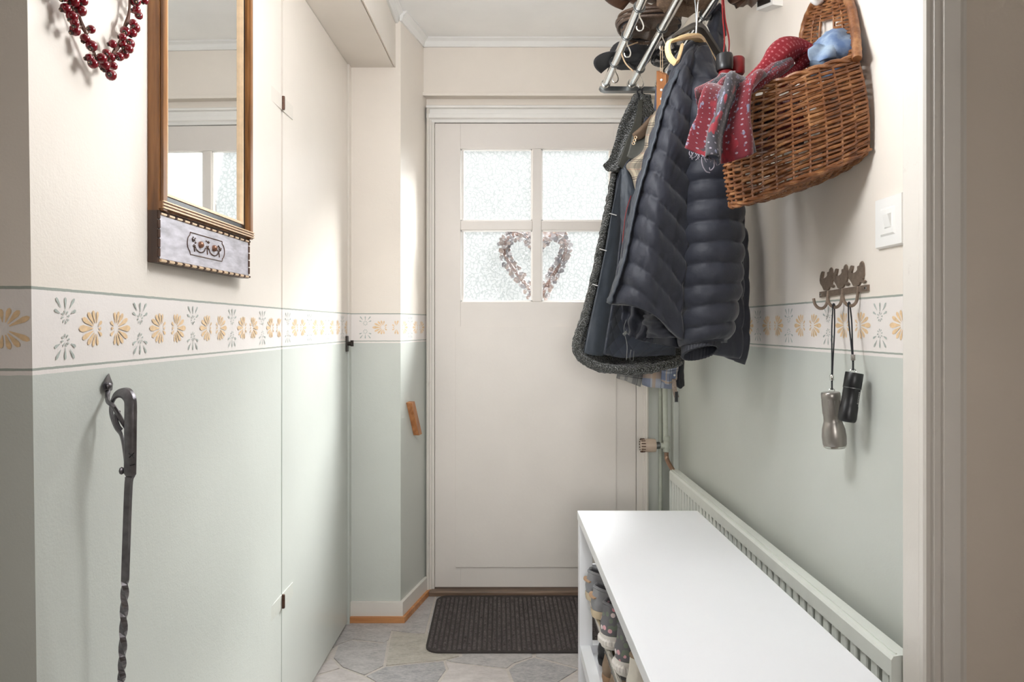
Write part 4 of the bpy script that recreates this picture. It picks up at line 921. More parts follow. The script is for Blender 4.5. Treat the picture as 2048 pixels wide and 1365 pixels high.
# ---------------------------------------------------------------- navy puffer jacket (front of the row)
pf = thing('puffer_jacket', 'navy blue quilted puffer jacket in front of the row with open cuff', 'jacket', W(1390, 100, 1.76))
def puff(ph): return abs(math.sin(math.pi*ph))**.6
def pl_disp(u, v):
    ph = 12*v+.25*max(0, .22-u)*4*.5-1.7*max(0, u-.2)**1.35; p = puff(ph); return .0085*p*min(1, v*8)+.0035*(1-p)*nz(u*30, v*26, 1)+.0045*nz(u*5, v*9, 2)+.0018*nz(u*16, v*20, 5)
sheet('front_panel', pf, [R_([(1384, 88, 1.76), (1392, 90, 1.74), (1402, 98, 1.74)]), R_([(1352, 134, 1.74), (1376, 125, 1.71), (1402, 130, 1.73)]), R_([(1325, 200, 1.73), (1358, 190, 1.69), (1398, 190, 1.72)]), R_([(1302, 280, 1.72), (1342, 275, 1.67), (1390, 280, 1.71)]),
    R_([(1277, 360, 1.71), (1325, 360, 1.66), (1382, 370, 1.71)]), R_([(1261, 430, 1.71), (1312, 435, 1.65), (1376, 455, 1.70)]), R_([(1244, 510, 1.71), (1300, 515, 1.65), (1368, 540, 1.70)]), R_([(1230, 570, 1.71), (1290, 575, 1.65), (1362, 610, 1.70)]), R_([(1214, 606, 1.71), (1262, 612, 1.66), (1312, 634, 1.67), (1362, 680, 1.70)])],
    M['navy'], 46, 150, pl_disp, .014)
sheet('front_placket', pf, [R_([(1352, 134, 1.735), (1357, 138, 1.70)]), R_([(1322, 206, 1.725), (1328, 208, 1.69)]), R_([(1298, 290, 1.715), (1304, 292, 1.68)]), R_([(1272, 372, 1.71), (1279, 374, 1.67)]), R_([(1256, 440, 1.71), (1263, 442, 1.67)]), R_([(1240, 520, 1.71), (1247, 522, 1.67)]), R_([(1213, 606, 1.71), (1219, 608, 1.68)])], M['lining'], 8, 60, lambda u, v: .004*nz(u*3, v*40, 9), .005)
# sleeve: a closed tube of puffed rings with an open cuff
def ellip(cx_, cy_, hw, d, Y, tilt=0, back=0, n=16):
    c = W(cx_, cy_, Y); w = hw*Y/F
    return [c+Vector((w*math.cos(a), d*math.sin(a), tilt*math.cos(a)-back*math.sin(a))) for a in np.linspace(0, 2*math.pi, n, endpoint=False)]
sl = [(1404, 100, 14, .03, 1.74, 0), (1408, 150, 30, .045, 1.74, -.02), (1412, 220, 42, .06, 1.735, -.01), (1417, 300, 52, .066, 1.73, 0), (1420, 380, 57, .068, 1.73, 0), (1421, 460, 60, .068, 1.73, 0), (1420, 540, 59, .066, 1.73, 0), (1415, 610, 55, .062, 1.73, .004), (1411, 655, 51, .058, 1.73, .006), (1405, 688, 42, .046, 1.725, .006, .006)]
def sl_disp(u, v):
    ph = 15*v+.10*math.cos(u*2*math.pi+.5)+.08*nz(math.cos(u*6.283)*1.5, math.sin(u*6.283)*1.5, v*5); p = puff(ph); return .0095*p*min(1, v*6)+.004*(1-p)*nz(math.cos(u*6.283)*7, math.sin(u*6.283)*7, v*30)+.004*nz(math.cos(u*6.283)*1.4, math.sin(u*6.283)*1.4, v*9)+.0018*nz(math.cos(u*6.283)*4, math.sin(u*6.283)*4, v*30)
sheet('sleeve', pf, [ellip(*s) for s in sl], M['navy'], 56, 190, sl_disp, .012, closed=True)
sheet('cuff', pf, [ellip(1403, 684, 39, .042, 1.725, .006, .006), ellip(1401, 697, 37, .040, 1.72, .006, .014), ellip(1400, 707, 36.5, .039, 1.715, .006, .020)], M['ribb'], 96, 10, lambda u, v: .0014*math.sin(u*2*math.pi*32), .005, closed=True)
sheet('back_panel', pf, [R_([(1396, 95, 1.80), (1420, 104, 1.82)]), R_([(1380, 300, 1.80), (1466, 300, 1.85)]), R_([(1370, 480, 1.80), (1480, 470, 1.85)]), R_([(1365, 620, 1.80), (1484, 610, 1.85)]), R_([(1380, 700, 1.80), (1440, 712, 1.83), (1480, 718, 1.85)])], M['navy'], 26, 110, lambda u, v: .012*puff(11*v)+.004*nz(u*6, v*16, 7), .012)
MB().tube(crv(R_([(1346, 148, 1.745), (1354, 128, 1.75), (1372, 104, 1.76), (1392, 90, 1.77), (1404, 96, 1.78), (1412, 112, 1.79)]), 24), .016, 10).build('collar_roll', M['navy'], pf, True)
# crumpled hem, second sleeve and drawcords below the front panel
sheet('far_front', pf, [R_([(1246, 590, 1.82), (1300, 600, 1.80), (1365, 620, 1.78)]), R_([(1244, 640, 1.82), (1300, 650, 1.78), (1368, 660, 1.77)]), R_([(1252, 668, 1.81), (1290, 684, 1.78), (1366, 690, 1.77)])], M['navy'], 40, 40, lambda u, v: .018*nz(u*7, v*4, 11)+.008*math.sin(u*26+v*5), .010)
sheet('far_sleeve', pf, [ellip(1325, 630, 34, .04, 1.775), ellip(1330, 660, 34, .04, 1.77), ellip(1330, 676, 28, .033, 1.77)], M['navy'], 36, 24, lambda u, v: .010*nz(u*9, v*6, 5)+.006*puff(2*v), .010, closed=True)
sheet('far_cuff', pf, [ellip(1331, 674, 26, .031, 1.77, -.004), ellip(1333, 692, 26, .031, 1.77, -.006)], M['ribb'], 48, 8, lambda u, v: .0012*math.sin(u*2*math.pi*24), .005, closed=True)
MB().tube(crv(R_([(1252, 640, 1.80), (1248, 660, 1.80), (1254, 690, 1.79), (1253, 720, 1.79)]), 14), .0008, 5).tube(crv(R_([(1262, 700, 1.79), (1260, 718, 1.79), (1266, 722, 1.79), (1268, 702, 1.79)]), 12), .0008, 5).build('drawcord', M['steel'], pf)
MB().tube(R_([(1247, 670, 1.80), (1254, 664, 1.795)]), .004, 6).build('cord_toggle', M['steel'], pf)
# ---------------------------------------------------------------- plaid garments below
ps = thing('plaid_shirt', 'blue grey plaid shirt tail and cuff showing below the coats', 'shirt', W(1320, 750, 2.550))
sheet('shirt_body', ps, [[Vector((.575, 2.50, ZR-.018)), Vector((.592, 2.50, ZR-.0150)), Vector((.607, 2.50, ZR-.018))], R_([(1300, 330, 2.56), (1330, 330, 2.55), (1360, 330, 2.56)]), R_([(1290, 700, 2.560), (1325, 700, 2.540), (1362, 700, 2.560)]), R_([(1284, 740, 2.550), (1325, 738, 2.510), (1364, 735, 2.550)]), R_([(1284, 770, 2.550), (1322, 778, 2.510), (1352, 776, 2.550)])], M['plaid'], 26, 26, lambda u, v: .012*math.sin(u*9)+.006*nz(u*6, v*5, 2), .006)
sheet('shirt_cuff', ps, [R_([(1324, 715, 2.500), (1342, 712, 2.490), (1360, 715, 2.500)]), R_([(1322, 764, 2.500), (1338, 770, 2.480), (1354, 760, 2.500)])], M['plaid'], 16, 16, lambda u, v: .004*nz(u*5, v*5, 8), .006)
MB().ball(W(1349, 751, 2.475), .004, 8).build('button', M['plastic'], ps, True)
p3 = props(sheet('checked_scarf', None, [R_([(1240, 700, 2.53), (1262, 700, 2.51), (1290, 700, 2.54)]), R_([(1236, 745, 2.53), (1258, 745, 2.50), (1286, 745, 2.54)]), R_([(1234, 757, 2.53), (1255, 764, 2.50), (1280, 774, 2.54)])], M['plaid2'], 20, 20, lambda u, v: .006*math.sin(u*8+1), .005), 'grey checked scarf end hanging below the fleece coat hem', 'scarf')
dj = props(sheet('dark_jacket', None, [R_([(1352, 690, 2.53), (1360, 690, 2.51), (1370, 690, 2.53)]), R_([(1350, 740, 2.53), (1360, 742, 2.50), (1368, 742, 2.53)]), R_([(1352, 772, 2.53), (1360, 778, 2.50), (1369, 772, 2.53)])], M['black'], 12, 20, lambda u, v: .003*nz(u*4, v*6, 2), .008), 'strip of dark jacket hanging close to the wall beside the plaid shirt', 'jacket')
st = thing('camera_strap', 'short webbing strap end with a clip dangling under the plaid shirt', 'strap', W(1350, 785, 2.38))
sheet('webbing', st, [R_([(1344, 758, 2.385), (1352, 758, 2.385)]), R_([(1345, 780, 2.375), (1354, 780, 2.375)]), R_([(1350, 800, 2.38), (1358, 794, 2.38)])], simple('patterned webbing', (150, 134, 122), .7, var=.4, vs=160), 6, 14, None, .004)
MB().box(W(1349, 804, 2.382), W(1356, 784, 2.374), bev=.001).build('clip', M['blackp'], st)
# ---------------------------------------------------------------- umbrella
um = thing('folding_umbrella', 'compact red umbrella with black handle hanging by strap beside the puffer', 'umbrella', W(1450, 125, 1.64))
ct, cb = W(1449, 110, 1.64), W(1450, 142, 1.64)
MB().lathe([(.0, 0), (.018, 0), (.0198, .004), (.0206, .012), (.0198, .034), (.018, .039)], ct-Vector((0, 0, .038)), n=22).build('handle', M['blackp'], um, True)
MB().lathe([(.012, 0), (.018, .03), (.0195, .10), (.018, .17), (.016, .183)], ct-Vector((-.004, -.004, .222)), n=22).build('folded_canopy', M['redn'], um, True)
MB().lathe([(.0, 0), (.015, 0), (.018, .004), (.018, .038), (.015, .042), (.0, .042)], W(1474, 150, 1.66), n=18).build('red_cap', M['redn'], um, True)
for dx in (0, 9):
    MB().tube(crv([W(1444+dx*.3, -2, 1.64), W(1446+dx*.5, 40, 1.64), W(1449+dx, 80, 1.64), W(1446+dx*1.2, 112, 1.64)], 14), .0038, 6, flat=.35).build('wrist_strap', M['redn'], um, True)
MB().tube(crv([W(1444, -2, 1.64), Vector((TX[2]-.03, 1.64, ZR-.02)), Vector((TX[2]-.012, 1.64, ZR+.013)), Vector((TX[2]+.015, 1.64, ZR+.0)), W(1447, -2, 1.64)], 14), .0032, 6).build('strap_loop', M['redn'], um, True)
# ---------------------------------------------------------------- wall basket
bk = thing('wicker_basket', 'brown wicker wall basket with arched back hanging on a white hook', 'basket', (.62, 1.5, 1.55))
top = [(1715, 116, 1.385), (1660, 131, 1.39), (1600, 150, 1.41), (1540, 171, 1.44), (1497, 186, 1.475), (1462, 202, 1.53), (1451, 214, 1.575), (1486, 210, 1.645), (1540, 190, 1.70), (1590, 168, 1.69), (1640, 146, 1.58), (1685, 128, 1.47)]
bot = [(1737, 300, 1.372), (1680, 328, 1.385), (1610, 355, 1.405), (1540, 385, 1.435), (1494, 404, 1.462), (1466, 412, 1.50), (1466, 409, 1.54), (1500, 406, 1.59), (1555, 392, 1.61), (1615, 372, 1.585), (1665, 350, 1.52), (1705, 328, 1.435)]
NS = 26
def loop(pts, n): 
    a = cr([W(*p) for p in pts]+[W(*pts[0])], n+1)[:n]; return a
NN = 26*6
LT, LB = loop(top, NN), loop(bot, NN); CT = LT.mean(0)
def bask(j, k):                                   # j along the loop, k from bottom 0 to rim 1
    p = LB[j % NN]*(1-k)+LT[j % NN]*k; c = (LB.mean(0)*(1-k)+CT*k); d = p-c; d[2] = 0; return Vector(p)+Vector(d/np.linalg.norm(d))*.008*math.sin(math.pi*k), Vector(d/np.linalg.norm(d))
t = NT('varnished wicker'); co = t.coord('Object'); n1 = t.noise(co, 26, 5, .7); n2 = t.noise(co, 300, 2)
cr_ = t.n('ShaderNodeValToRGB'); e = cr_.color_ramp.elements; e[0].position = .3; e[0].color = lin((84, 48, 26)); e[1].position = .72; e[1].color = lin((178, 130, 86)); e.new(.5).color = lin((130, 82, 48)); t.l(n1, cr_.inputs[0])
t.base(cr_.outputs[0]); t.rough(.38); t.bump(n2, .2, .001); M['wick'] = t.m
rows_ = 24
for i in range(rows_):
    k = .02+.95*i/(rows_-1); pth = []
    for j in range(0, NN, 2):
        p, d = bask(j, k+.006*math.sin(j*.21+i)); pth.append(p+d*(.0048*math.sin(math.pi*j/6+math.pi*i)))
    MB().tube(pth, .0034, 6, closed=True).build('weaver', M['wick'], bk, True)
for s in range(NS):
    MB().tube([bask(s*6, k)[0] for k in np.linspace(-.01, 1.0, 7)], .0028, 5).build('stake', M['wick'], bk, True)
pr = [bask(j, 1.0)[0]+Vector((0, 0, .002)) for j in range(0, NN, 2)]; L = len(pr)
for ph in (0, math.pi):
    q = []
    for j in range(L):
        a = j*.75+ph; d = bask(j*2, 1.0)[1]; q.append(pr[j]+d*.0042*math.cos(a)+Vector((0, 0, .0042*math.sin(a))))
    MB().tube(q, .0042, 6, closed=True).build('rim_braid', M['wick'], bk, True)
pb_ = [bask(j, 0.0)[0] for j in range(0, NN, 2)]
for ph in (0, math.pi):
    q = []
    for j in range(L):
        a = j*.8+ph; d = bask(j*2, 0.0)[1]; q.append(pb_[j]+d*.0036*math.cos(a)+Vector((0, 0, .0036*math.sin(a))))
    MB().tube(q, .0038, 6, closed=True).build('base_braid', M['wick'], bk, True)
cB = Vector(LB.mean(0))
for f in np.linspace(.94, .08, 15):
    q = []
    for j in range(0, NN, 3):
        p = Vector(LB[j]); q.append(cB+(p-cB)*f+Vector((0, 0, .0028*math.sin(math.pi*j/6+f*48)-.002)))
    MB().tube(q, .0034, 5, closed=True).build('base_weaver', M['wick'], bk, True)
arc = [(1604, 160, .716), (1603, 110, .728), (1606, 70, .742), (1616, 32, .744), (1634, 0, .744), (1658, -22, .744), (1682, -18, .743), (1700, 8, .742), (1709, 50, .738), (1713, 90, .73), (1714, 118, .722)]
AP = crv([WX(x, y, X) for x, y, X in arc], 60)
MB().tube(AP, [.0095+.0006*math.sin(i*2.2) for i in range(60)], 10).build('arched_back_rim', M['wick'], bk, True)
b = MB()
for i in range(1, 27):                             # binding wrapped around the arch
    pass
for i in range(2, 29):
    a_, c_ = AP[i], AP[59-i]; q = []
    for s in np.linspace(0, 1, 17): q.append(a_.lerp(c_, s)+Vector((.003*math.sin(s*16*math.pi/2+i*math.pi)-.001, 0, 0)))
    zc_ = (a_.z+c_.z)/2
    if 1.80 < zc_ < 1.845:
        MB().tube(q[:6], .0032, 5).build('back_weaver', M['wick'], bk, True); MB().tube(q[11:], .0032, 5).build('back_weaver', M['wick'], bk, True)
    else: MB().tube(q, .0032, 5).build('back_weaver', M['wick'], bk, True)
for s in (.2, .36, .64, .8):
    MB().tube(crv([AP[i].lerp(AP[59-i], s) for i in (0, 8, 16, 24, 28)], 12), .003, 5).build('stake', M['wick'], bk, True)
wk = thing('wall_hook', 'white plastic hook on the wall at the top of the basket arch', 'hook', (XR, 1.53, 1.86))
HK = WX(1655, 4, XR-.006)
MB().lathe([(.0, 0), (.014, 0), (.015, .003), (.010, .007), (.0, .008)], Vector((XR-.0005, HK.y, HK.z+.02)), (-1, 0, 0), 18).build('back_plate', M['plastic'], wk, True)
MB().tube(crv([Vector((XR-.006, HK.y, HK.z+.02)), Vector((XR-.02, HK.y, HK.z+.004)), Vector((XR-.032, HK.y-.002, HK.z-.002)), Vector((XR-.04, HK.y-.002, HK.z+.008))], 12), [.007]*9+[.008, .009, .006], 10).build('hook_arm', M['plastic'], wk, True)
# ---------------------------------------------------------------- scarf over the basket
t = NT('red patterned scarf'); u = t.n('ShaderNodeUVMap').outputs[0]
mp = t.n('ShaderNodeMapping'); mp.inputs['Scale'].default_value = (3.2, 2.2, 1); t.l(u, mp.inputs[0]); n1 = t.noise(mp.outputs[0], 1.3, 2)
xu = t.n('ShaderNodeSeparateXYZ'); t.l(u, xu.inputs[0]); bnd = t.math('ADD', t.math('SINE', t.math('ADD', t.math('MULTIPLY_ADD', xu.outputs[0], 8.5, 3.3), t.math('MULTIPLY', xu.outputs[1], 1.6))), t.math('MULTIPLY', t.math('SUBTRACT', n1, .26), 2.2))
c = t.mix(t.ramp(bnd, .02, .16), lin((98, 11, 26)), lin((46, 43, 50)))
mp2 = t.n('ShaderNodeMapping'); mp2.inputs['Scale'].default_value = (16, 22, 1); t.l(u, mp2.inputs[0]); vd = t.voro(mp2.outputs[0], 1.0, rnd=.15)
c = t.mix(t.math('MULTIPLY', t.math('LESS_THAN', vd, .16), .7), c, lin((150, 140, 150)))
n2 = t.noise(mp.outputs[0], 4.5, 3); c = t.mix(t.ramp(n2, .60, .66), c, lin((110, 112, 132)))
n3 = t.noise(mp.outputs[0], 2.6, 2); c = t.mix(t.ramp(n3, .60, .64), c, lin((124, 18, 32)))
t.base(c); t.rough(.9); t.bump(t.noise(t.coord('Object'), 500, 2), .4, .001); t.b.inputs['Sheen Weight'].default_value = .3; M['scarf'] = t.m
t = NT('red dotted scarf'); u = t.n('ShaderNodeUVMap').outputs[0]; mp2 = t.n('ShaderNodeMapping'); mp2.inputs['Scale'].default_value = (12, 34, 1); t.l(u, mp2.inputs[0]); vd = t.voro(mp2.outputs[0], 1.0, rnd=.1)
t.base(t.mix(t.math('MULTIPLY', t.math('LESS_THAN', vd, .2), .6), lin((118, 9, 24)), lin((176, 110, 116)))); t.rough(.85); M['scarf_red'] = t.m
sfw = thing('patterned_scarf', 'red and dark grey patterned scarf draped over the corner of the wicker basket', 'scarf', W(1470, 200, 1.42))
ff = lambda k: (lambda u, v: .014*math.sin(u*k+v*2.5)*(.35+v)+.007*nz(u*4, v*4, k))
sheet('drape', sfw, [R_([(1452, 182, 1.52), (1475, 168, 1.51), (1505, 155, 1.50), (1545, 152, 1.48)]), R_([(1420, 178, 1.45), (1450, 160, 1.43), (1485, 150, 1.42), (1530, 152, 1.42)]), R_([(1404, 205, 1.43), (1440, 195, 1.40), (1478, 190, 1.40), (1505, 188, 1.41)]), R_([(1404, 238, 1.43), (1432, 232, 1.39), (1470, 230, 1.39), (1506, 222, 1.41)]),
    R_([(1388, 266, 1.43), (1420, 268, 1.385), (1465, 268, 1.385), (1513, 258, 1.41)]), R_([(1377, 300, 1.43), (1410, 312, 1.38), (1445, 322, 1.38), (1482, 318, 1.39), (1525, 298, 1.41)])], M['scarf'], 54, 70, ff(15), .005)
sheet('back_fold', sfw, [R_([(1430, 160, 1.50), (1455, 142, 1.50), (1470, 146, 1.50)]), R_([(1396, 184, 1.47), (1425, 170, 1.46), (1455, 168, 1.46)]), R_([(1391, 196, 1.46), (1418, 196, 1.45), (1450, 200, 1.45)]), R_([(1402, 232, 1.45), (1420, 236, 1.44), (1445, 240, 1.44)])], M['scarf'], 26, 30, ff(8), .005)
roll = crv(R_([(1492, 178, 1.47), (1512, 158, 1.465), (1536, 132, 1.465), (1562, 108, 1.47), (1590, 96, 1.48), (1606, 104, 1.49), (1606, 124, 1.485), (1586, 142, 1.475), (1560, 160, 1.46), (1538, 170, 1.46)]), 60)
def ringtube(name, path, r, m, par, fr=6, amp=.18):
    rows = []
    for i, p in enumerate(path):
        tt_ = (path[min(i+1, len(path)-1)]-path[max(i-1, 0)]).normalized(); uu_ = Vector((0, -1, 0)); uu_ = (uu_-tt_*uu_.dot(tt_)).normalized(); ww_ = tt_.cross(uu_)
        rows.append([p+(uu_*math.cos(a)+ww_*math.sin(a))*r[i]*(1+amp*nz(math.cos(a)*1.5, math.sin(a)*1.5, i*.12)) for a in np.linspace(0, 2*math.pi, 14, endpoint=False)])
    return sheet(name, par, rows[::3]+[rows[-1]], m, 24, 60, None, .004, closed=True)
ringtube('rolled_fold', roll, [.012+.013*math.sin(math.pi*min(1, i/45))+.004*math.sin(i*.4) for i in range(60)], M['scarf_red'], sfw)
ringtube('filler_fold', crv([Vector((.57, 1.50, 1.60)), Vector((.60, 1.52, 1.595)), Vector((.64, 1.53, 1.60)), Vector((.655, 1.53, 1.60)), Vector((.67, 1.52, 1.60))], 40), [.055]*40, M['scarf'], sfw)  # unseen filler added inside the basket to block light through the weave
ringtube('inner_fold', crv(R_([(1488, 182, 1.455), (1512, 168, 1.45), (1540, 150, 1.45), (1566, 132, 1.455), (1580, 124, 1.46)]), 40), [.011+.006*math.sin(math.pi*i/39) for i in range(40)], M['scarf'], sfw)
b = MB(); rs = np.random.RandomState(4)
for i in range(16):
    s = i/15; x = 1379+s*60; y = 303+s*18; l = rs.uniform(5, 14)
    b.tube(crv([W(x, y, 1.40), W(x+rs.uniform(-4, 4), y+l*.5, 1.395), W(x+rs.uniform(-6, 8), y+l, 1.395)], 6), .0009, 4)
b.tube(crv([W(1403, 314, 1.39), W(1405, 330, 1.39), W(1412, 343, 1.39), W(1420, 346, 1.39)], 10), .0012, 4).tube(crv([W(1428, 320, 1.39), W(1428, 334, 1.39), W(1421, 341, 1.39), W(1419, 335, 1.39)], 10), .0012, 4)
b.build('fringe', M['scarf'], sfw)['kind'] = 'stuff'
# ---------------------------------------------------------------- blue cap in the basket
t = NT('faded blue denim'); co = t.coord('Object'); n1 = t.noise(co, 18, 4); t.base(t.mix(t.ramp(n1, .35, .68), lin((84, 108, 148)), lin((166, 184, 200)))); t.rough(.75); t.bump(t.noise(co, 400, 2), .25, .001); M['denim'] = t.m
cp = thing('denim_cap', 'crumpled pale blue cap lying in the basket by its arched back', 'cap', W(1660, 110, 1.48))
C = W(1664, 110, 1.475); V = []; Fc = []; n, kk = 40, 22
for i in range(kk+1):
    a = math.pi*i/kk
    for k in range(n):
        th = 2*math.pi*k/n; d = Vector((math.sin(a)*math.cos(th), math.sin(a)*math.sin(th), math.cos(a)))
        q = 1+.22*nz(d.x*1.8, d.y*1.8, d.z*1.8+3)+.10*abs(nz(d.x*5, d.y*5, d.z*5))-.05*math.cos(2*th)
        V.append(C+Vector((d.x*.046*q, d.y*.060*q, d.z*.050*q)))
for i in range(kk):
    for k in range(n): Fc.append([i*n+k, (i+1)*n+k, (i+1)*n+(k+1) % n, i*n+(k+1) % n])
mesh('crown', V, Fc, M['denim'], cp, True)
sheet('peak', cp, [R_([(1622, 98, 1.44), (1650, 84, 1.43), (1690, 74, 1.44)]), R_([(1616, 106, 1.43), (1650, 100, 1.415), (1694, 90, 1.43)]), R_([(1620, 122, 1.43), (1650, 120, 1.41), (1700, 106, 1.425)])], M['denim'], 20, 14, lambda u, v: .006*math.sin(u*9+v*3), .005)
# ---------------------------------------------------------------- switch, chime box
sw = thing('light_switch', 'white square light switch plate by the door frame on the right', 'switch', WX(1782, 445, XR))
ya, yb_, za, zb = F*XR/(1758-PX), 1.262, 1.303, 1.402
def sq(g, x, y0=ya, y1=yb_): return [(x, y0-g, za+g), (x, y1+g, za+g), (x, y1+g, zb-g), (x, y0-g, zb-g)]
b = MB(); b.hull2(sq(0, XR-.0005), sq(.003, XR-.009)); b.build('plate', M['plastic'], sw)
ym = (ya+yb_)/2-.004
b = MB(); b.hull2(sq(.022, XR-.009), sq(.026, XR-.0115)); b.build('surround', M['plastic'], sw)
b = MB(); b.hull2([(XR-.0115, ym+.011, 1.339), (XR-.0115, ym-.011, 1.339), (XR-.0115, ym-.011, 1.367), (XR-.0115, ym+.011, 1.367)], [(XR-.013, ym+.009, 1.341), (XR-.013, ym-.009, 1.341), (XR-.0175, ym-.009, 1.365), (XR-.0175, ym+.009, 1.365)]); b.build('rocker', M['plastic'], sw)
bx = thing('wall_sensor', 'small white wall box with a grey face high behind the umbrella', 'box', WX(1547, 5, XR))
b = MB(); q0 = [WX(1533, 24, XR-.0005), WX(1566, 12, XR-.0005), WX(1566, -40, XR-.0005), WX(1533, -40, XR-.0005)]
b.hull2(q0, [p+Vector((-.028, 0, .004)) for p in q0]); b.build('housing', M['plastic'], bx)
b = MB(); q1 = [p+Vector((-.0283, 0, .004)) for p in q0]; c_ = sum(q1, Vector())/4; q1 = [c_+(p-c_)*.8 for p in q1]; b.hull2(q1, [p+Vector((-.002, 0, 0)) for p in q1]); b.build('grey_face', M['steel'], bx)
# ---------------------------------------------------------------- key rack with three hens, torches
M['pewter'] = simple('pewter', (136, 120, 106), .45, .35, .2, 120, .3, .001, 200)
kr = thing('key_rack', 'pewter key rack with three bird shapes and hooks below the basket', 'key rack', (XR, 1.50, 1.22))
def kpx(x, y, X=XR-.004): return WX(1610+x/5.69, 500+y/5.69, X)
hen = [(490,290),(497,235),(512,190),(522,178),(542,184),(538,215),(525,262),(545,268),(575,250),(592,228),(592,190),(604,182),(612,195),(622,150),(640,128),(655,150),(663,200),(665,280),(652,335),(672,342),(686,358),(668,380),(645,372),(622,368),(612,398),(590,412),(545,412),(525,370),(498,330)]
hp0 = [kpx(*p) for p in hen]
for i in range(3):
    d = Vector((0, .0655*i, -.001*i)); b = MB(); b.hull2([p+d+Vector((.0035, 0, 0)) for p in hp0], [p+d for p in hp0]); b.build('bird', M['pewter'], kr)
A_, B_ = kpx(715, 432), kpx(168, 512)
b = MB(); hz_ = .0065; eB = [(0, -hz_), (0, hz_)]
b.hull2([A_+Vector((.0038, 0, -hz_)), A_+Vector((.0038, 0, hz_)), B_+Vector((.0038, 0, hz_)), B_+Vector((.0038, 0, -hz_))], [A_+Vector((-.001, 0, -hz_)), A_+Vector((-.001, 0, hz_)), B_+Vector((-.001, 0, hz_)), B_+Vector((-.001, 0, -hz_))]); b.build('bar', M['pewter'], kr)
h0 = kpx(600, 480, XR-.006)
for i in range(3):
    d = Vector((0, .0655*i, -.001*i)); P_ = [h0+d+Vector(v) for v in ((.002, 0, .012), (0, 0, -.004), (-.003, 0, -.020), (-.011, 0, -.0285), (-.021, 0, -.0275), (-.029, 0, -.019), (-.032, 0, -.006))]
    MB().tube(crv(P_, 18), .0036, 7, flat=.5, up=(0, 1, 0)).build('hook', M['pewter'], kr, True)
for q in (A_+Vector((-.001, .007, 0)), B_+Vector((-.001, -.006, 0))): MB().lathe([(0, 0), (.0028, 0), (.0022, .0012), (0, .0014)], q, (-1, 0, 0), 10).build('screw', M['chrome'], kr, True)
def torch(label, topp, botp, prof, m, X0, hookp, extra=None):
    t = thing('torch', label, 'torch', topp); ax = (botp-topp); Ln = ax.length
    MB().lathe([(r, h*Ln) for r, h in prof], topp, ax, 26).build('body', m, t, True)
    return t, ax.normalized(), Ln
T1a, T1b = W(1661, 785, 1.452), W(1670, 896, 1.452)
t1, ax1, L1 = torch('gunmetal torch with a bulging head hanging from the middle hook', T1a, T1b, [(0, 0), (.0175, .0), (.0192, .02), (.0192, .12), (.0184, .13), (.0184, .40), (.0178, .44), (.0178, .52), (.0185, .54), (.0225, .66), (.0240, .80), (.0232, .93), (.021, .985), (.0195, 1.0), (.0, .995)], M['gunm'], 0, None)
MB().lathe([(.0205, 0), (.0222, .001), (.0222, .004), (.0205, .005)], T1b-ax1*.006, ax1, 26).build('bezel', M['chrome'], t1, True)
for a in range(0, 360, 40):
    u_ = ax1.orthogonal().normalized(); w_ = ax1.cross(u_); r_ = (u_*math.cos(math.radians(a))+w_*math.sin(math.radians(a)))
    MB().tube([T1a+ax1*L1*.14+r_*.0182, T1a+ax1*L1*.39+r_*.0182], .0012, 5).build('grip_ridge', M['gunm'], t1, True)
T2a, T2b = W(1709, 746, 1.392), W(1693, 844, 1.392)
t2, ax2, L2 = torch('black torch with small white lettering hanging from the right hook', T2a, T2b, [(0, .0), (.0165, .0), (.0172, .012), (.0172, .30), (.0164, .315), (.0164, .66), (.0172, .68), (.0178, .93), (.0165, .98), (.014, 1.0), (.0, 1.0)], M['blackp'], 0, None)
MB().lathe([(.0164, 0), (.0176, .0004), (.0176, .0016), (.0164, .002)], T2a+ax2*L2*.30, ax2, 26).build('seam', M['steel'], t2, True)
b = MB(); sd = Vector((.55, -.83, 0)); sd = (sd-ax2*sd.dot(ax2)).normalized(); sw_ = ax2.cross(sd)
for i, wd_ in enumerate((.0022, .0014, .0016, .0014, .0016, .0014, .0016)):
    c_ = T2a+ax2*L2*(.60-.036*i)+sd*.0165
    for e_ in (-.0007, .0007): b.tube([c_+ax2*e_-sw_*wd_, c_+ax2*e_+sw_*wd_], .0003, 4)
b.build('lettering', M['plastic'], t2)['kind'] = 'stuff'
def lanyard(label, hookY, zt_, topp, ringc, bead):
    t = thing('wrist_lanyard', label, 'lanyard', topp)
    hx = XR-.024
    a0, c0 = Vector((hx, hookY, zt_)), topp+Vector((0, 0, .020))
    for s in (-1, 1):
        MB().tube(crv([a0+Vector((.003*s, .003*s, .001)), a0.lerp(c0, .3)+Vector((.0030*s, 0, 0)), a0.lerp(c0, .7)+Vector((.0012*s, 0, 0)), c0+Vector((.0005*s, 0, 0))], 14), .0022, 6, flat=.6).build('cord', M['black'], t, True)
    MB().tube(crv([a0+Vector((-.003, -.003, .001)), a0+Vector((0, 0, .005)), a0+Vector((.003, .003, .001))], 8), .0022, 6).build('loop_top', M['black'], t, True)
    MB().lathe([(.0036, 0), (.0042, .001), (.0042, .011), (.0036, .012)], c0+Vector((0, 0, .004)), n=10).build('bead', bead, t, True)
    MB().tube([c0, topp+Vector((0, 0, .004))], .0028, 6, flat=.6).build('end_tab', M['black'], t, True)
    MB().tube([topp+Vector((.006*math.cos(a), 0, .002+.005*math.sin(a))) for a in np.linspace(0, 6.283, 12, endpoint=False)], .0009, 5, closed=True).build('split_ring', M['chrome'], t, True)
hz2 = h0.z-.0268
lanyard('black wrist cord with chrome bead carrying the gunmetal torch', h0.y+.0655, hz2-.001, T1a+Vector((.003, 0, .001)), None, M['chrome'])
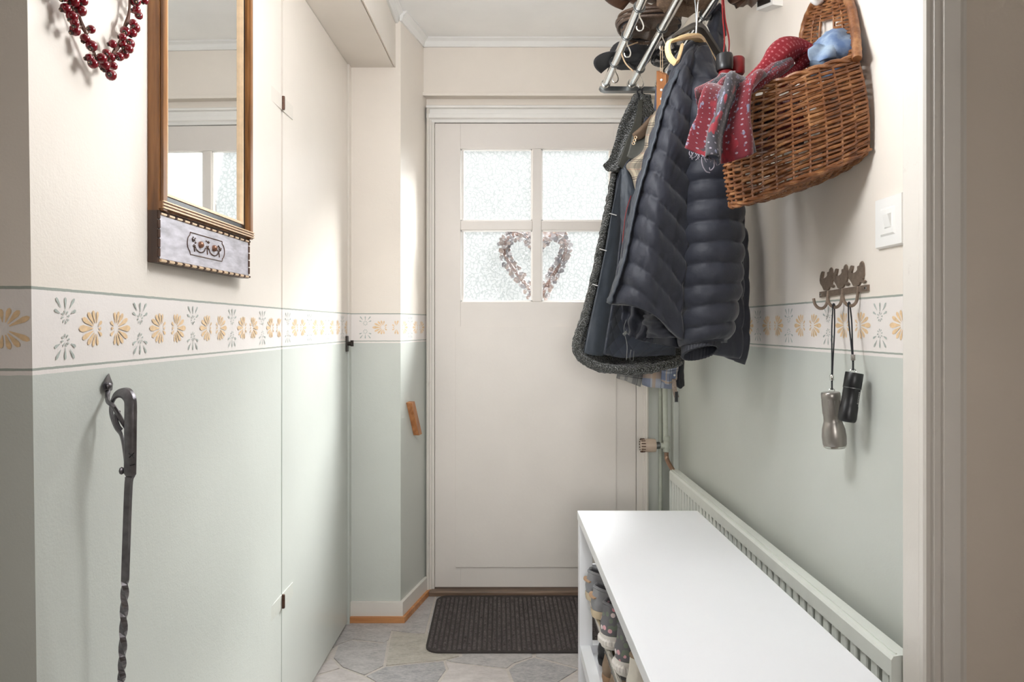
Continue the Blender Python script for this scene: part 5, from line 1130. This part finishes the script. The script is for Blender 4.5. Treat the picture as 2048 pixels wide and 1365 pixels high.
lanyard('black wrist cord with grey bead carrying the black torch', h0.y, hz2, T2a+Vector((-.003, 0, .001)), None, M['gunm'])
# ---------------------------------------------------------------- heart wreath outside the door glass
hw_ = thing('heart_wreath', 'heart shaped wreath of brown grey shell chips hanging outside the door glass', 'wreath', (.16, 3.03, 1.4))
hpx = [(1071, 497), (1056, 476), (1032, 470), (1012, 482), (1009, 507), (1026, 537), (1050, 567), (1076, 600), (1096, 567), (1118, 532), (1131, 502), (1127, 478), (1108, 471), (1087, 480)]
HP = [W(x, y, 3.03) for x, y in hpx]; HL = cr(HP+[HP[0]], 131)[:130]
MB().tube([Vector(p) for p in HL], .008, 6, closed=True).build('wire_core', M['stem'], hw_, True)
chipm = [simple('shell chip grey', (126, 120, 122), .5, var=.2, vs=40), simple('shell chip brown', (112, 94, 86), .5, var=.2, vs=40), simple('shell chip dark', (80, 74, 78), .5, var=.2, vs=40)]
rs = np.random.RandomState(9); protos = []
for k in range(3):
    a = [(.0092*math.cos(q)*(1+.2*math.sin(3*q+k)), .0092*math.sin(q)) for q in np.linspace(0, 6.283, 8, endpoint=False)]
    me = MB().prism(a, -.0012, .0012); mm = bpy.data.meshes.new('chip'); mm.from_pydata([tuple(v) for v in me.v], [], me.f); mm.materials.append(chipm[k]); protos.append(mm)
for i in range(298):
    s_ = (i//3)*130//99 % 130; p = Vector(HL[s_]); tg_ = (Vector(HL[(s_+1) % 130])-Vector(HL[s_-1])).normalized(); nn_ = Vector((-tg_.z, 0, tg_.x)); o = link('chip', protos[rs.randint(3)], hw_)
    o.location = p-Vector((.16, 3.03, 1.4))+nn_*((i % 3-1)*.019+rs.uniform(-.006, .006))+tg_*rs.uniform(-.006, .006)+Vector((0, rs.uniform(-.012, .014), 0))
    o.rotation_euler = tuple(rs.uniform(-.75, .75, 3)+np.array([1.57, 0, 0])); s_ = rs.uniform(.8, 1.35); o.scale = (s_,)*3
MB().tube([Vector(HL[0]), W(1071, 440, 3.03), W(1072, 300, 3.0), Vector((.166, 2.99, 2.03))], .001, 5).build('hanging_thread', M['stem'], hw_)
